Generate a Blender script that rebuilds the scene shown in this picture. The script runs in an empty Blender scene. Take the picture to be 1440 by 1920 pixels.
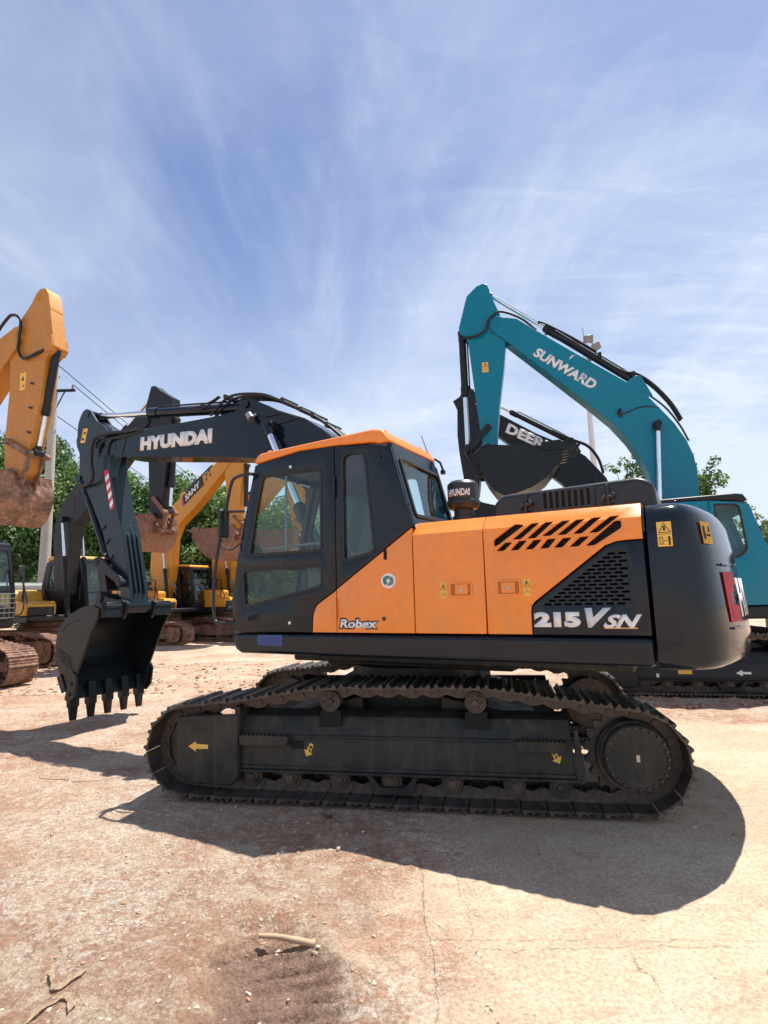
import bpy, bmesh, math, random
import numpy as np
from mathutils import Vector, Matrix
random.seed(7); rng = np.random.default_rng(7)
R = math.radians
SC = bpy.context.scene
COL = SC.collection

# ------------------------------------------------------------------ camera, light, sky
CAM_H = 1.69
F_PX, PITCH, ROLL = 1060.0, 0.1443, -0.0273
def cam_basis():
    f = Vector((0, math.cos(PITCH), math.sin(PITCH))); u = Vector((0, -math.sin(PITCH), math.cos(PITCH))); r = Vector((1, 0, 0))
    return r*math.cos(ROLL)+u*math.sin(ROLL), -r*math.sin(ROLL)+u*math.cos(ROLL), f
cd = bpy.data.cameras.new('camera'); cam = bpy.data.objects.new('camera', cd); COL.objects.link(cam)
_r, _u, _f = cam_basis()
m = Matrix((( _r.x, _u.x, -_f.x, 0), (_r.y, _u.y, -_f.y, 0), (_r.z, _u.z, -_f.z, CAM_H), (0, 0, 0, 1)))
cam.matrix_world = m
cd.sensor_fit = 'HORIZONTAL'; cd.sensor_width = 36; cd.lens = 36*F_PX/1440
cd.clip_start = 0.05; cd.clip_end = 2000
SC.camera = cam

SUNV = Vector((0.30, 0.225, 1.0)).normalized()
EL = math.asin(SUNV.z); AZ = math.atan2(SUNV.x, SUNV.y)
sl = bpy.data.lights.new('sun', 'SUN'); sl.energy = 5.0; sl.angle = R(0.5); sl.color = (1.0, 0.955, 0.89)
so = bpy.data.objects.new('sun', sl); COL.objects.link(so)
so.rotation_euler = SUNV.to_track_quat('Z', 'Y').to_euler()

W = bpy.data.worlds.new('World'); SC.world = W; W.use_nodes = True
nt = W.node_tree; nt.nodes.clear()
def N(nt, t, **k):
    n = nt.nodes.new(t)
    for a, b in k.items():
        if a.startswith('_'): n.inputs[a[1:].replace('_', ' ')].default_value = b
        else: setattr(n, a, b)
    return n
def build_sky():
    L = nt.links.new
    out = N(nt, 'ShaderNodeOutputWorld'); bg = N(nt, 'ShaderNodeBackground'); L(bg.outputs[0], out.inputs[0])
    bg.inputs[1].default_value = 0.078
    sky = N(nt, 'ShaderNodeTexSky', sky_type='NISHITA', sun_disc=False)
    sky.sun_elevation = EL; sky.sun_rotation = AZ
    sky.air_density = 1.0; sky.dust_density = 0.25; sky.ozone_density = 2.5; sky.altitude = 100
    tc = N(nt, 'ShaderNodeTexCoord'); sep = N(nt, 'ShaderNodeSeparateXYZ'); L(tc.outputs['Generated'], sep.inputs[0])
    zc = N(nt, 'ShaderNodeMath', operation='MAXIMUM'); L(sep.outputs[2], zc.inputs[0]); zc.inputs[1].default_value = 0.0
    za = N(nt, 'ShaderNodeMath', operation='ADD'); L(zc.outputs[0], za.inputs[0]); za.inputs[1].default_value = 0.14
    dx = N(nt, 'ShaderNodeMath', operation='DIVIDE'); L(sep.outputs[0], dx.inputs[0]); L(za.outputs[0], dx.inputs[1])
    dy = N(nt, 'ShaderNodeMath', operation='DIVIDE'); L(sep.outputs[1], dy.inputs[0]); L(za.outputs[0], dy.inputs[1])
    cb = N(nt, 'ShaderNodeCombineXYZ'); L(dx.outputs[0], cb.inputs[0]); L(dy.outputs[0], cb.inputs[1])
    def layer(rot, scale, nscale, detail, rough, lo, hi, dist=0.6, off=(0, 0, 0)):
        mp = N(nt, 'ShaderNodeMapping'); L(cb.outputs[0], mp.inputs[0])
        mp.inputs['Rotation'].default_value = (0, 0, rot); mp.inputs['Scale'].default_value = scale; mp.inputs['Location'].default_value = off
        n = N(nt, 'ShaderNodeTexNoise'); L(mp.outputs[0], n.inputs['Vector'])
        n.inputs['Scale'].default_value = nscale; n.inputs['Detail'].default_value = detail
        n.inputs['Roughness'].default_value = rough; n.inputs['Distortion'].default_value = dist
        r = N(nt, 'ShaderNodeMapRange'); L(n.outputs[0], r.inputs[0]); r.inputs[1].default_value = lo; r.inputs[2].default_value = hi
        r.clamp = True; r.interpolation_type = 'SMOOTHSTEP'
        return r.outputs[0]
    a = layer(R(-24), (1.0, 0.6, 1), 1.3, 12, 0.56, 0.26, 0.88, 0.6, (3.1, 1.0, 0))
    b = layer(R(30), (2.2, 0.8, 1), 2.0, 10, 0.66, 0.46, 0.84, 0.8, (1.3, 5.0, 0))
    c = layer(R(28), (0.7, 3.4, 1), 2.6, 9, 0.62, 0.36, 0.85, 1.0, (7.3, 2.0, 0))
    d = layer(0, (0.55, 0.55, 1), 1.2, 3, 0.5, 0.35, 0.72, 0.3, (0.6, 4.1, 0))
    # more veil towards the east (right of the photograph) and towards the horizon
    mr = N(nt, 'ShaderNodeMapRange'); L(dx.outputs[0], mr.inputs[0]); mr.inputs[1].default_value = -0.3; mr.inputs[2].default_value = 1.1
    def mth(op, x, y):
        n = N(nt, 'ShaderNodeMath', operation=op)
        for i, v in enumerate((x, y)):
            if isinstance(v, (int, float)): n.inputs[i].default_value = v
            else: L(v, n.inputs[i])
        return n.outputs[0]
    cr = mth('MULTIPLY', c, mr.outputs[0])
    s = mth('ADD', mth("MULTIPLY", a, 0.50), mth("MULTIPLY", b, 0.22))
    s = mth('ADD', s, mth('MULTIPLY', cr, 0.30))
    s = mth('ADD', s, mth('MULTIPLY', mth('MULTIPLY', d, mr.outputs[0]), 0.42))
    hz = N(nt, 'ShaderNodeMapRange'); L(sep.outputs[2], hz.inputs[0]); hz.inputs[1].default_value = 0.0; hz.inputs[2].default_value = 0.62
    hz.inputs[3].default_value = 0.78; hz.inputs[4].default_value = 0.09
    s = mth('ADD', s, hz.outputs[0])
    s2 = N(nt, 'ShaderNodeMath', operation='MINIMUM'); L(s, s2.inputs[0]); s2.inputs[1].default_value = 0.93
    tint = N(nt, 'ShaderNodeMix', data_type='RGBA', blend_type='MULTIPLY'); tint.inputs[0].default_value = 1.0
    L(sky.outputs[0], tint.inputs[6]); tint.inputs[7].default_value = (0.64, 0.80, 1.10, 1)
    mx = N(nt, 'ShaderNodeMix', data_type='RGBA'); L(s2.outputs[0], mx.inputs[0]); L(tint.outputs[2], mx.inputs[6])
    mx.inputs[7].default_value = (6.6, 7.3, 8.3, 1)
    L(mx.outputs[2], bg.inputs[0])
build_sky()
SC.view_settings.view_transform = 'Standard'; SC.view_settings.look = 'None'; SC.view_settings.gamma = 1
SC.view_settings.exposure = 0.71
SC.cycles.use_denoising = True
SC.cycles.max_bounces = 8; SC.cycles.transparent_max_bounces = 16

# ------------------------------------------------------------------ materials
MATS = {}
def mat(name):
    mt = bpy.data.materials.new(name); mt.use_nodes = True
    MATS[name] = mt
    return mt, mt.node_tree, mt.node_tree.nodes['Principled BSDF']
def paint(name, col, rough=0.35, dust=0.25, dcol=(0.30, 0.20, 0.13), scale=2.2, coat=0.3, metal=0.0, bump=0.02, var=0.12, spec=0.5, streak=True):
    """painted metal with uneven dust, run marks and faint orange peel"""
    mt, t, b = mat(name); L = t.links.new
    tc = N(t, 'ShaderNodeTexCoord')
    n1 = N(t, 'ShaderNodeTexNoise'); L(tc.outputs['Object'], n1.inputs['Vector'])
    n1.inputs['Scale'].default_value = scale; n1.inputs['Detail'].default_value = 8; n1.inputs['Roughness'].default_value = 0.65
    r1 = N(t, 'ShaderNodeMapRange'); L(n1.outputs[0], r1.inputs[0]); r1.inputs[1].default_value = 0.42; r1.inputs[2].default_value = 0.85
    r1.inputs[3].default_value = 0.0; r1.inputs[4].default_value = dust*1.6
    mp = N(t, 'ShaderNodeMapping'); L(tc.outputs['Object'], mp.inputs[0]); mp.inputs['Scale'].default_value = (9, 9, 0.7) if streak else (6, 6, 6)
    n2 = N(t, 'ShaderNodeTexNoise'); L(mp.outputs[0], n2.inputs['Vector']); n2.inputs['Scale'].default_value = 2.0; n2.inputs['Detail'].default_value = 6
    r2 = N(t, 'ShaderNodeMapRange'); L(n2.outputs[0], r2.inputs[0]); r2.inputs[1].default_value = 0.5; r2.inputs[2].default_value = 0.8
    r2.inputs[3].default_value = 0.0; r2.inputs[4].default_value = dust
    ad = N(t, 'ShaderNodeMath', operation='ADD'); ad.use_clamp = True; L(r1.outputs[0], ad.inputs[0]); L(r2.outputs[0], ad.inputs[1])
    ad2 = N(t, 'ShaderNodeMath', operation='ADD'); ad2.use_clamp = True; L(ad.outputs[0], ad2.inputs[0]); ad2.inputs[1].default_value = dust*0.15
    n3 = N(t, 'ShaderNodeTexNoise'); L(tc.outputs['Object'], n3.inputs['Vector']); n3.inputs['Scale'].default_value = 14; n3.inputs['Detail'].default_value = 5
    v = N(t, 'ShaderNodeMapRange'); L(n3.outputs[0], v.inputs[0]); v.inputs[1].default_value = 0.3; v.inputs[2].default_value = 0.7
    v.inputs[3].default_value = 1-var; v.inputs[4].default_value = 1+var
    c0 = N(t, 'ShaderNodeVectorMath', operation='SCALE'); c0.inputs[0].default_value = col; L(v.outputs[0], c0.inputs['Scale'])
    mx = N(t, 'ShaderNodeMix', data_type='RGBA'); L(ad2.outputs[0], mx.inputs[0]); L(c0.outputs[0], mx.inputs[6]); mx.inputs[7].default_value = (*dcol, 1)
    L(mx.outputs[2], b.inputs['Base Color'])
    rr = N(t, 'ShaderNodeMapRange'); L(ad2.outputs[0], rr.inputs[0]); rr.inputs[3].default_value = rough; rr.inputs[4].default_value = min(0.95, rough+0.5)
    L(rr.outputs[0], b.inputs['Roughness'])
    b.inputs['Metallic'].default_value = metal; b.inputs['Coat Weight'].default_value = coat; b.inputs['Coat Roughness'].default_value = 0.12
    b.inputs['Specular IOR Level'].default_value = spec
    n4 = N(t, 'ShaderNodeTexNoise'); L(tc.outputs['Object'], n4.inputs['Vector']); n4.inputs['Scale'].default_value = 5; n4.inputs['Detail'].default_value = 7
    bp = N(t, 'ShaderNodeBump'); L(n4.outputs[0], bp.inputs['Height']); bp.inputs['Strength'].default_value = 1.0; bp.inputs['Distance'].default_value = bump*0.25
    L(bp.outputs[0], b.inputs['Normal'])
    return mt
def plain(name, col, rough=0.5, metal=0.0, **k):
    mt, t, b = mat(name); b.inputs['Base Color'].default_value = (*col, 1); b.inputs['Roughness'].default_value = rough; b.inputs['Metallic'].default_value = metal
    tc = N(t, 'ShaderNodeTexCoord'); n = N(t, 'ShaderNodeTexNoise'); t.links.new(tc.outputs['Object'], n.inputs['Vector']); n.inputs['Scale'].default_value = 9; n.inputs['Detail'].default_value = 6
    r = N(t, 'ShaderNodeMapRange'); t.links.new(n.outputs[0], r.inputs[0]); r.inputs[3].default_value = 0.75; r.inputs[4].default_value = 1.2
    s = N(t, 'ShaderNodeVectorMath', operation='SCALE'); s.inputs[0].default_value = col; t.links.new(r.outputs[0], s.inputs['Scale'])
    t.links.new(s.outputs[0], b.inputs['Base Color'])
    for a, v in k.items(): b.inputs[a].default_value = v
    return mt
NAVY = paint('navy_paint', (0.0045, 0.0105, 0.018), 0.12, 0.015, (0.16, 0.14, 0.12), coat=0.0, bump=0.004, spec=0.36)
NAVY_ARM = paint('slate_arm_paint', (0.010, 0.022, 0.031), 0.32, 0.02, (0.20, 0.17, 0.14), coat=0.1, bump=0.006, spec=0.3)
ORANGE = paint('orange_paint', (0.90, 0.248, 0.020), 0.26, 0.26, (0.58, 0.27, 0.09), scale=2.4, coat=0.4, bump=0.010, var=0.05)
TEAL = paint('teal_paint', (0.0, 0.185, 0.285), 0.24, 0.02, (0.05, 0.2, 0.25), spec=0.3, coat=0.1, bump=0.004, var=0.05)
YELLOW = paint('yellow_paint', (0.62, 0.26, 0.012), 0.40, 0.15, (0.33, 0.19, 0.09), coat=0.1, var=0.08)
YELLOW2 = paint('ochre_paint', (0.50, 0.20, 0.012), 0.45, 0.22, (0.28, 0.16, 0.09), coat=0.1, var=0.1)
LEMON = paint('lemon_paint', (0.62, 0.33, 0.025), 0.4, 0.15, (0.4, 0.26, 0.12), coat=0.1)
DARKG = paint('charcoal_paint', (0.009, 0.012, 0.018), 0.38, 0.04, (0.2, 0.15, 0.11), coat=0.0, spec=0.3)
GREYP = paint('grey_paint', (0.16, 0.17, 0.18), 0.5, 0.2, (0.3, 0.23, 0.17), coat=0.1)
UNDER = paint('undercarriage_paint', (0.009, 0.015, 0.016), 0.40, 0.46, (0.095, 0.080, 0.064), scale=2.8, coat=0.0, bump=0.05, spec=0.3)
SHOE = paint('track_steel', (0.030, 0.032, 0.034), 0.36, 0.60, (0.185, 0.135, 0.10), scale=4.0, coat=0.0, metal=0.35, bump=0.06, var=0.2, streak=False)
WORN = plain('worn_grouser_steel', (0.36, 0.34, 0.31), 0.35, 0.7)
CLAY = paint('clay_covered_steel', (0.10, 0.06, 0.045), 0.8, 0.85, (0.36, 0.20, 0.13), scale=3, coat=0.0, bump=0.12, var=0.3, streak=False)
RUST = paint('rusty_bucket_steel', (0.17, 0.068, 0.042), 0.6, 0.5, (0.32, 0.19, 0.13), scale=3, coat=0.0, bump=0.1, var=0.3, streak=False)
BUCKETN = paint('navy_bucket_paint', (0.005, 0.009, 0.013), 0.32, 0.08, (0.06, 0.055, 0.05), coat=0.0, bump=0.01, spec=0.3)
CHROME = plain('chrome_rod', (0.78, 0.80, 0.83), 0.16, 1.0)
STEEL = plain('bare_steel', (0.42, 0.42, 0.42), 0.35, 0.9)
RUBBER = plain('black_rubber', (0.012, 0.012, 0.013), 0.55)
BLACK = plain('black_void', (0.004, 0.004, 0.005), 0.8)
BLACKP = plain('black_plastic', (0.014, 0.015, 0.017), 0.42)
HOODG = plain('hood_grey_plastic', (0.014, 0.017, 0.021), 0.36)
WHITE = plain('white_decal', (0.80, 0.80, 0.80), 0.5)
SILVER = plain('silver_decal', (0.62, 0.63, 0.66), 0.35)
RED = plain('red_decal', (0.62, 0.02, 0.05), 0.4)
DYEL = plain('yellow_decal', (0.85, 0.50, 0.09), 0.5)
DBLK = plain('black_decal', (0.015, 0.013, 0.012), 0.5)
DORG = plain('orange_decal', (0.85, 0.36, 0.12), 0.45)
PINK = plain('magenta_decal', (0.55, 0.06, 0.25), 0.5)
GREEN = plain('green_decal', (0.01, 0.22, 0.17), 0.4)
BLUE = plain('blue_film', (0.01, 0.05, 0.22), 0.25)
CONC = paint('concrete_pole', (0.42, 0.41, 0.38), 0.85, 0.3, (0.28, 0.26, 0.23), coat=0, bump=0.03)
WOOD = paint('old_wood', (0.46, 0.32, 0.20), 0.8, 0.3, (0.3, 0.2, 0.12), coat=0, bump=0.05)
SEATM = plain('seat_fabric', (0.035, 0.035, 0.04), 0.8)
INTER = plain('cab_interior', (0.10, 0.10, 0.095), 0.7)
def glass(name, tint, refl=0.03):
    mt, t, b = mat(name); t.nodes.remove(b); L = t.links.new
    tr = N(t, 'ShaderNodeBsdfTransparent'); tr.inputs[0].default_value = (*tint, 1)
    gl = N(t, 'ShaderNodeBsdfGlossy'); gl.inputs['Roughness'].default_value = 0.02; gl.inputs[0].default_value = (0.9, 0.95, 0.95, 1)
    df = N(t, 'ShaderNodeBsdfDiffuse'); df.inputs[0].default_value = (0.35, 0.34, 0.30, 1)
    ge = N(t, 'ShaderNodeNewGeometry'); dt = N(t, 'ShaderNodeVectorMath', operation='DOT_PRODUCT'); L(ge.outputs['Normal'], dt.inputs[0]); L(ge.outputs['Incoming'], dt.inputs[1])
    ab = N(t, 'ShaderNodeMath', operation='ABSOLUTE'); L(dt.outputs['Value'], ab.inputs[0]); iv = N(t, 'ShaderNodeMath', operation='SUBTRACT'); iv.inputs[0].default_value = 1; L(ab.outputs[0], iv.inputs[1])
    pw = N(t, 'ShaderNodeMath', operation='POWER'); L(iv.outputs[0], pw.inputs[0]); pw.inputs[1].default_value = 5
    ad = N(t, 'ShaderNodeMath', operation='MULTIPLY_ADD'); L(pw.outputs[0], ad.inputs[0]); ad.inputs[1].default_value = 0.8; ad.inputs[2].default_value = refl
    mx = N(t, 'ShaderNodeMixShader'); L(ad.outputs[0], mx.inputs[0]); L(tr.outputs[0], mx.inputs[1]); L(gl.outputs[0], mx.inputs[2])
    tc = N(t, 'ShaderNodeTexCoord'); n = N(t, 'ShaderNodeTexNoise'); L(tc.outputs['Object'], n.inputs['Vector']); n.inputs['Scale'].default_value = 3; n.inputs['Detail'].default_value = 8
    r = N(t, 'ShaderNodeMapRange'); L(n.outputs[0], r.inputs[0]); r.inputs[1].default_value = 0.45; r.inputs[2].default_value = 0.8; r.inputs[3].default_value = 0.0; r.inputs[4].default_value = 0.05
    m2 = N(t, 'ShaderNodeMixShader'); L(r.outputs[0], m2.inputs[0]); L(mx.outputs[0], m2.inputs[1]); L(df.outputs[0], m2.inputs[2])
    o = [x for x in t.nodes if x.type == 'OUTPUT_MATERIAL'][0]; L(m2.outputs[0], o.inputs[0])
    return mt
GLASS = glass('tinted_glass', (0.88, 0.96, 0.95), 0.03)
GLASSD = glass('dark_tinted_glass', (0.60, 0.68, 0.68), 0.06)
FILM = glass('protective_film', (0.85, 0.9, 0.9), 0.06)

# ------------------------------------------------------------------ mesh helpers
def rr(poly, r, n=4):
    """round the corners of a 2-D polygon"""
    out = []; k = len(poly)
    for i in range(k):
        p0, p1, p2 = Vector(poly[i-1][:2]), Vector(poly[i][:2]), Vector(poly[(i+1) % k][:2])
        a, b = (p0-p1), (p2-p1); la, lb = a.length, b.length
        rad = r[i] if isinstance(r, (list, tuple)) else r
        d = min(rad, la*0.45, lb*0.45)
        if d <= 1e-5: out.append(tuple(p1)); continue
        a.normalize(); b.normalize(); s, e = p1+a*d, p1+b*d
        for j in range(n+1):
            t = j/n; q = s*(1-t)**2+p1*2*t*(1-t)+e*t*t; out.append((q.x, q.y))
    return out
def catmull(pts, n=8):
    P = [Vector(p) for p in pts]; P = [P[0]*2-P[1]]+P+[P[-1]*2-P[-2]]; o = []
    for i in range(1, len(P)-2):
        for j in range(n):
            t = j/n; a, b, c, d = P[i-1:i+3]
            o.append(0.5*((2*b)+(c-a)*t+(2*a-5*b+4*c-d)*t*t+(3*b-a-3*c+d)*t**3))
    o.append(P[-2]); return o
class MB:
    def __init__(s): s.bm = bmesh.new()
    def face(s, vs):
        try: return s.bm.faces.new(vs)
        except ValueError: return None
    def prism(s, poly, y0, y1, M=None):
        """polygon in (x,z), extruded from y0 to y1"""
        a = [s.bm.verts.new((p[0], y0, p[1])) for p in poly]; b = [s.bm.verts.new((p[0], y1, p[1])) for p in poly]
        s.face(a); s.face(b[::-1]); k = len(poly)
        for i in range(k): s.face([a[i], b[i], b[(i+1) % k], a[(i+1) % k]])
        if M is not None:
            for v in a+b: v.co = M @ v.co
        return s
    def box(s, x0, x1, y0, y1, z0, z1, M=None): return s.prism([(x0, z0), (x1, z0), (x1, z1), (x0, z1)], y0, y1, M)
    def ring(s, c, t, u, w, r, n):
        return [s.bm.verts.new(c+(u*math.cos(2*math.pi*i/n)+w*math.sin(2*math.pi*i/n))*r) for i in range(n)]
    def tube(s, path, r, n=10, caps=True):
        P = [Vector(p) for p in path]; rs = r if isinstance(r, (list, tuple)) else [r]*len(P)
        up = None; prev = None
        for i, p in enumerate(P):
            t = (P[min(i+1, len(P)-1)]-P[max(i-1, 0)]).normalized()
            if up is None:
                up = Vector((0, 0, 1)) if abs(t.z) < 0.9 else Vector((1, 0, 0))
            u = (up-t*up.dot(t)).normalized(); up = u; w = t.cross(u)
            rg = s.ring(p, t, u, w, rs[i], n)
            if prev:
                for j in range(n): s.face([prev[j], prev[(j+1) % n], rg[(j+1) % n], rg[j]])
            elif caps: s.face(rg[::-1])
            prev = rg
        if caps: s.face(prev)
        return s
    def cyl(s, p0, p1, r, r1=None, n=24):
        p0, p1 = Vector(p0), Vector(p1); t = (p1-p0).normalized()
        up = Vector((0, 0, 1)) if abs(t.z) < 0.9 else Vector((1, 0, 0)); u = (up-t*up.dot(t)).normalized(); w = t.cross(u)
        a = s.ring(p0, t, u, w, r, n); b = s.ring(p1, t, u, w, r if r1 is None else r1, n)
        s.face(a[::-1]); s.face(b)
        for j in range(n): s.face([a[j], a[(j+1) % n], b[(j+1) % n], b[j]])
        return s
    def ycyl(s, x, z, r, y0, y1, n=28): return s.cyl((x, y0, z), (x, y1, z), r, n=n)
    def loft(s, rings):
        """closed rings of equal length, capped"""
        V = [[s.bm.verts.new(p) for p in rg] for rg in rings]; k = len(V[0])
        for a, b in zip(V, V[1:]):
            for j in range(k): s.face([a[j], a[(j+1) % k], b[(j+1) % k], b[j]])
        s.face(V[0][::-1]); s.face(V[-1]); return s
    def add_mesh(s, me, M=None):
        n0 = len(s.bm.verts); s.bm.from_mesh(me); s.bm.verts.ensure_lookup_table()
        if M is not None:
            for v in s.bm.verts[n0:]: v.co = M @ v.co
        return s
    def build(s, name, mt, parent=None, bevel=0, smooth=35, seg=2, label=None):
        bmesh.ops.recalc_face_normals(s.bm, faces=s.bm.faces)
        me = bpy.data.meshes.new(name); s.bm.to_mesh(me); s.bm.free()
        o = bpy.data.objects.new(name, me); COL.objects.link(o)
        me.materials.append(mt)
        if smooth:
            me.polygons.foreach_set('use_smooth', [True]*len(me.polygons)); me.set_sharp_from_angle(angle=R(smooth))
        if bevel:
            b = o.modifiers.new('bevel', 'BEVEL'); b.width = bevel; b.segments = seg; b.limit_method = 'ANGLE'; b.angle_limit = R(32)
        if parent is not None: o.parent = parent
        if label: o['label'] = label
        return o
def curve_mesh(data):
    o = bpy.data.objects.new('tmp', data); COL.objects.link(o)
    dg = bpy.context.evaluated_depsgraph_get(); dg.update()
    me = bpy.data.meshes.new_from_object(o.evaluated_get(dg)); bpy.data.objects.remove(o); return me
def flat(outer, holes, th, bevel=0.0):
    """flat plate in (x,y) with holes, thickness +-th/2 in z"""
    c = bpy.data.curves.new('tmp', 'CURVE'); c.dimensions = '2D'; c.fill_mode = 'BOTH'; c.extrude = max(th/2-bevel, 0.0005)
    c.bevel_depth = bevel; c.bevel_resolution = 1; c.offset = -bevel
    for pl in [outer]+holes:
        s = c.splines.new('POLY'); s.points.add(len(pl)-1); s.use_cyclic_u = True
        for p, q in zip(s.points, pl): p.co = (q[0], q[1], 0, 1)
    me = curve_mesh(c); bpy.data.curves.remove(c); return me
def side_plate(name, mt, parent, outer, holes, y, th=0.04, bevel=0.005, smooth=30, post=None, label=None):
    """plate in the (x,z) plane with its outer face at y"""
    me = flat(outer, holes, th, bevel)
    b = MB(); b.add_mesh(me, Matrix(((1, 0, 0, 0), (0, 0, 1, y-th/2 if y > 0 else y+th/2), (0, 1, 0, 0), (0, 0, 0, 1))))
    bmesh.ops.remove_doubles(b.bm, verts=b.bm.verts, dist=0.0002)
    if post: post(b.bm)
    return b.build(name, mt, parent, smooth=smooth, label=label)
FONTC = {}
def text(name, s, mt, parent, O, U, V, w, h, shear=0.0, offset=0.03, th=0.002, fn=None, spacing=1.0, label=None):
    """lettering fitted to a w x h box whose lower left corner is O, along U and V"""
    c = bpy.data.curves.new('tmp', 'FONT'); c.body = s; c.shear = shear; c.offset = offset; c.size = 1; c.space_character = spacing; c.resolution_u = 3
    me = curve_mesh(c); bpy.data.curves.remove(c)
    co = np.array([v.co for v in me.vertices]); lo, hi = co.min(0), co.max(0)
    O, U, V = Vector(O), Vector(U).normalized(), Vector(V).normalized(); Wn = U.cross(V).normalized()
    bm = bmesh.new(); bm.from_mesh(me)
    ext = bmesh.ops.extrude_face_region(bm, geom=bm.faces[:]); 
    for e in ext['geom']:
        if isinstance(e, bmesh.types.BMVert): e.co.z += 1.0
    for v in bm.verts:
        a = (v.co.x-lo[0])/(hi[0]-lo[0])*w; bb = (v.co.y-lo[1])/(hi[1]-lo[1])*h; z = v.co.z*th
        v.co = fn(a, bb, z) if fn else O+U*a+V*bb+Wn*z
    b = MB(); b.bm.free(); b.bm = bm
    return b.build(name, mt, parent, smooth=0, label=label)
def tag(o, label=None, cat=None, group=None, kind=None):
    if label: o['label'] = label
    if cat: o['category'] = cat
    if group: o['group'] = group
    if kind: o['kind'] = kind
    return o
def empty(name, loc, rz=0.0):
    o = bpy.data.objects.new(name, None); COL.objects.link(o); o.location = loc; o.rotation_euler = (0, 0, rz); o.empty_display_size = 0.3
    return o
def copy_tree(o, parent=None, skip=()):
    c = o.copy(); COL.objects.link(c)
    if parent is not None: c.parent = parent
    for ch in list(o.children):
        if ch.name.split('.')[0] not in skip: copy_tree(ch, c, skip)
    return c
UY = (-1, 0, 0); VZ = (0, 0, 1)      # reading direction on the left flank of a machine
def decal(parent, x, z, w, h, y, kind='hand', name='warning_label'):
    """yellow safety label on a left flank: triangle above, pictogram below; x,z = upper left corner"""
    s = 1 if y > 0 else -1
    def P(a, b, o): return Vector((x-a*s, y+o*s, z-b))
    b = MB(); b.prism([(x, z), (x-w*s, z), (x-w*s, z-h), (x, z-h)], y, y+0.0015*s)
    base = b.build(name, DYEL, parent, smooth=0)
    m = MB(); e = 0.002
    def bar(a0, b0, a1, b1, t):
        p, q = Vector((a0, b0)), Vector((a1, b1)); d = (q-p).normalized(); n = Vector((-d.y, d.x))*t/2
        m.prism([(x-(c.x)*s, z-c.y) for c in (p+n, q+n, q-n, p-n)], y+0.0016*s, y+0.0024*s)
    g = h*0.5
    a, bq, cq = (w*0.5, h*0.06), (w*0.1, g*0.86), (w*0.9, g*0.86); t = w*0.05
    bar(*a, *bq, t); bar(*bq, *cq, t); bar(*cq, *a, t)
    bar(w*0.5, g*0.35, w*0.5, g*0.72, w*0.16)
    bar(w*0.04, g, w*0.96, g, w*0.03)
    if kind == 'hand':
        bar(w*0.2, h*0.88, w*0.2, h*0.76, t); bar(w*0.2, h*0.76, w*0.8, h*0.76, t); bar(w*0.8, h*0.76, w*0.8, h*0.88, t); bar(w*0.5, h*0.6, w*0.5, h*0.7, t*1.6)
    else:
        bar(w*0.15, h*0.9, w*0.15, h*0.62, t); bar(w*0.15, h*0.62, w*0.35, h*0.62, t); bar(w*0.35, h*0.62, w*0.35, h*0.9, t); bar(w*0.15, h*0.9, w*0.35, h*0.9, t)
        bar(w*0.42, h*0.76, w*0.66, h*0.76, t); bar(w*0.8, h*0.6, w*0.8, h*0.95, w*0.14); bar(w*0.7, h*0.7, w*0.9, h*0.7, w*0.06)
    m.build('pictogram', DBLK, base, smooth=0)
    return base

# ------------------------------------------------------------------ machine parts
def ram(parent, p0, p1, r, split, mt=NAVY, rod_r=None, name='hydraulic_cylinder', eye=True, width=0.1):
    """cylinder: barrel from p0 to split, chrome rod on to p1"""
    p0, p1 = Vector(p0), Vector(p1); d = (p1-p0); q = p0+d*split; u = d.normalized()
    b = MB(); b.cyl(p0+u*r*0.6, q, r, n=24); b.cyl(q-u*0.16, q+u*0.03, r*1.16, n=24); b.cyl(q+u*0.03, q+u*0.06, r*0.85, n=24)
    b.cyl(p0+u*r*0.5, p0+u*(r+0.06), r*1.08, n=24)
    b.cyl(p0-Vector((0, width, 0)), p0+Vector((0, width, 0)), r*1.05, n=20)
    # feed pipe along the barrel
    off = Vector((u.z, 0, -u.x))*(r*1.35)
    if off.z < 0: off = -off
    b.tube([p0+u*0.15+off*0.7, p0+u*0.2+off, q-u*0.15+off, q-u*0.1+off*0.7], r*0.2, 8)
    o = b.build(name, mt, parent, bevel=0)
    rd = MB(); rr_ = rod_r or r*0.62; rd.cyl(q, p1-u*0.05, rr_, n=24)
    rod = rd.build('rod', CHROME, o)
    e = MB(); e.cyl(p1-Vector((0, width, 0)), p1+Vector((0, width, 0)), rr_*1.55, n=20); e.cyl(p1-u*0.14, p1, rr_*1.3, n=20); e.build('rod_eye', mt, o)
    return o
def hose(parent, pts, r=0.02, mt=RUBBER, name='hydraulic_hose'):
    return MB().tube(catmull(pts, 8), r, 8).build(name, mt, parent, smooth=60)
def pin(parent, x, z, r, hw, mt=DARKG, name='pin'):
    b = MB(); b.ycyl(x, z, r, -hw, hw); b.ycyl(x, z, r*0.55, -hw-0.012, hw+0.012, 12)
    return b.build(name, mt, parent, bevel=0.004)
def box_beam(parent, name, poly, hw, mt, flange=0.012, bevel=0.008):
    """welded box section: two side plates standing a little proud of the top and bottom plates"""
    b = MB(); b.prism(poly, -hw, hw)
    return b.build(name, mt, parent, bevel=bevel)
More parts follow.
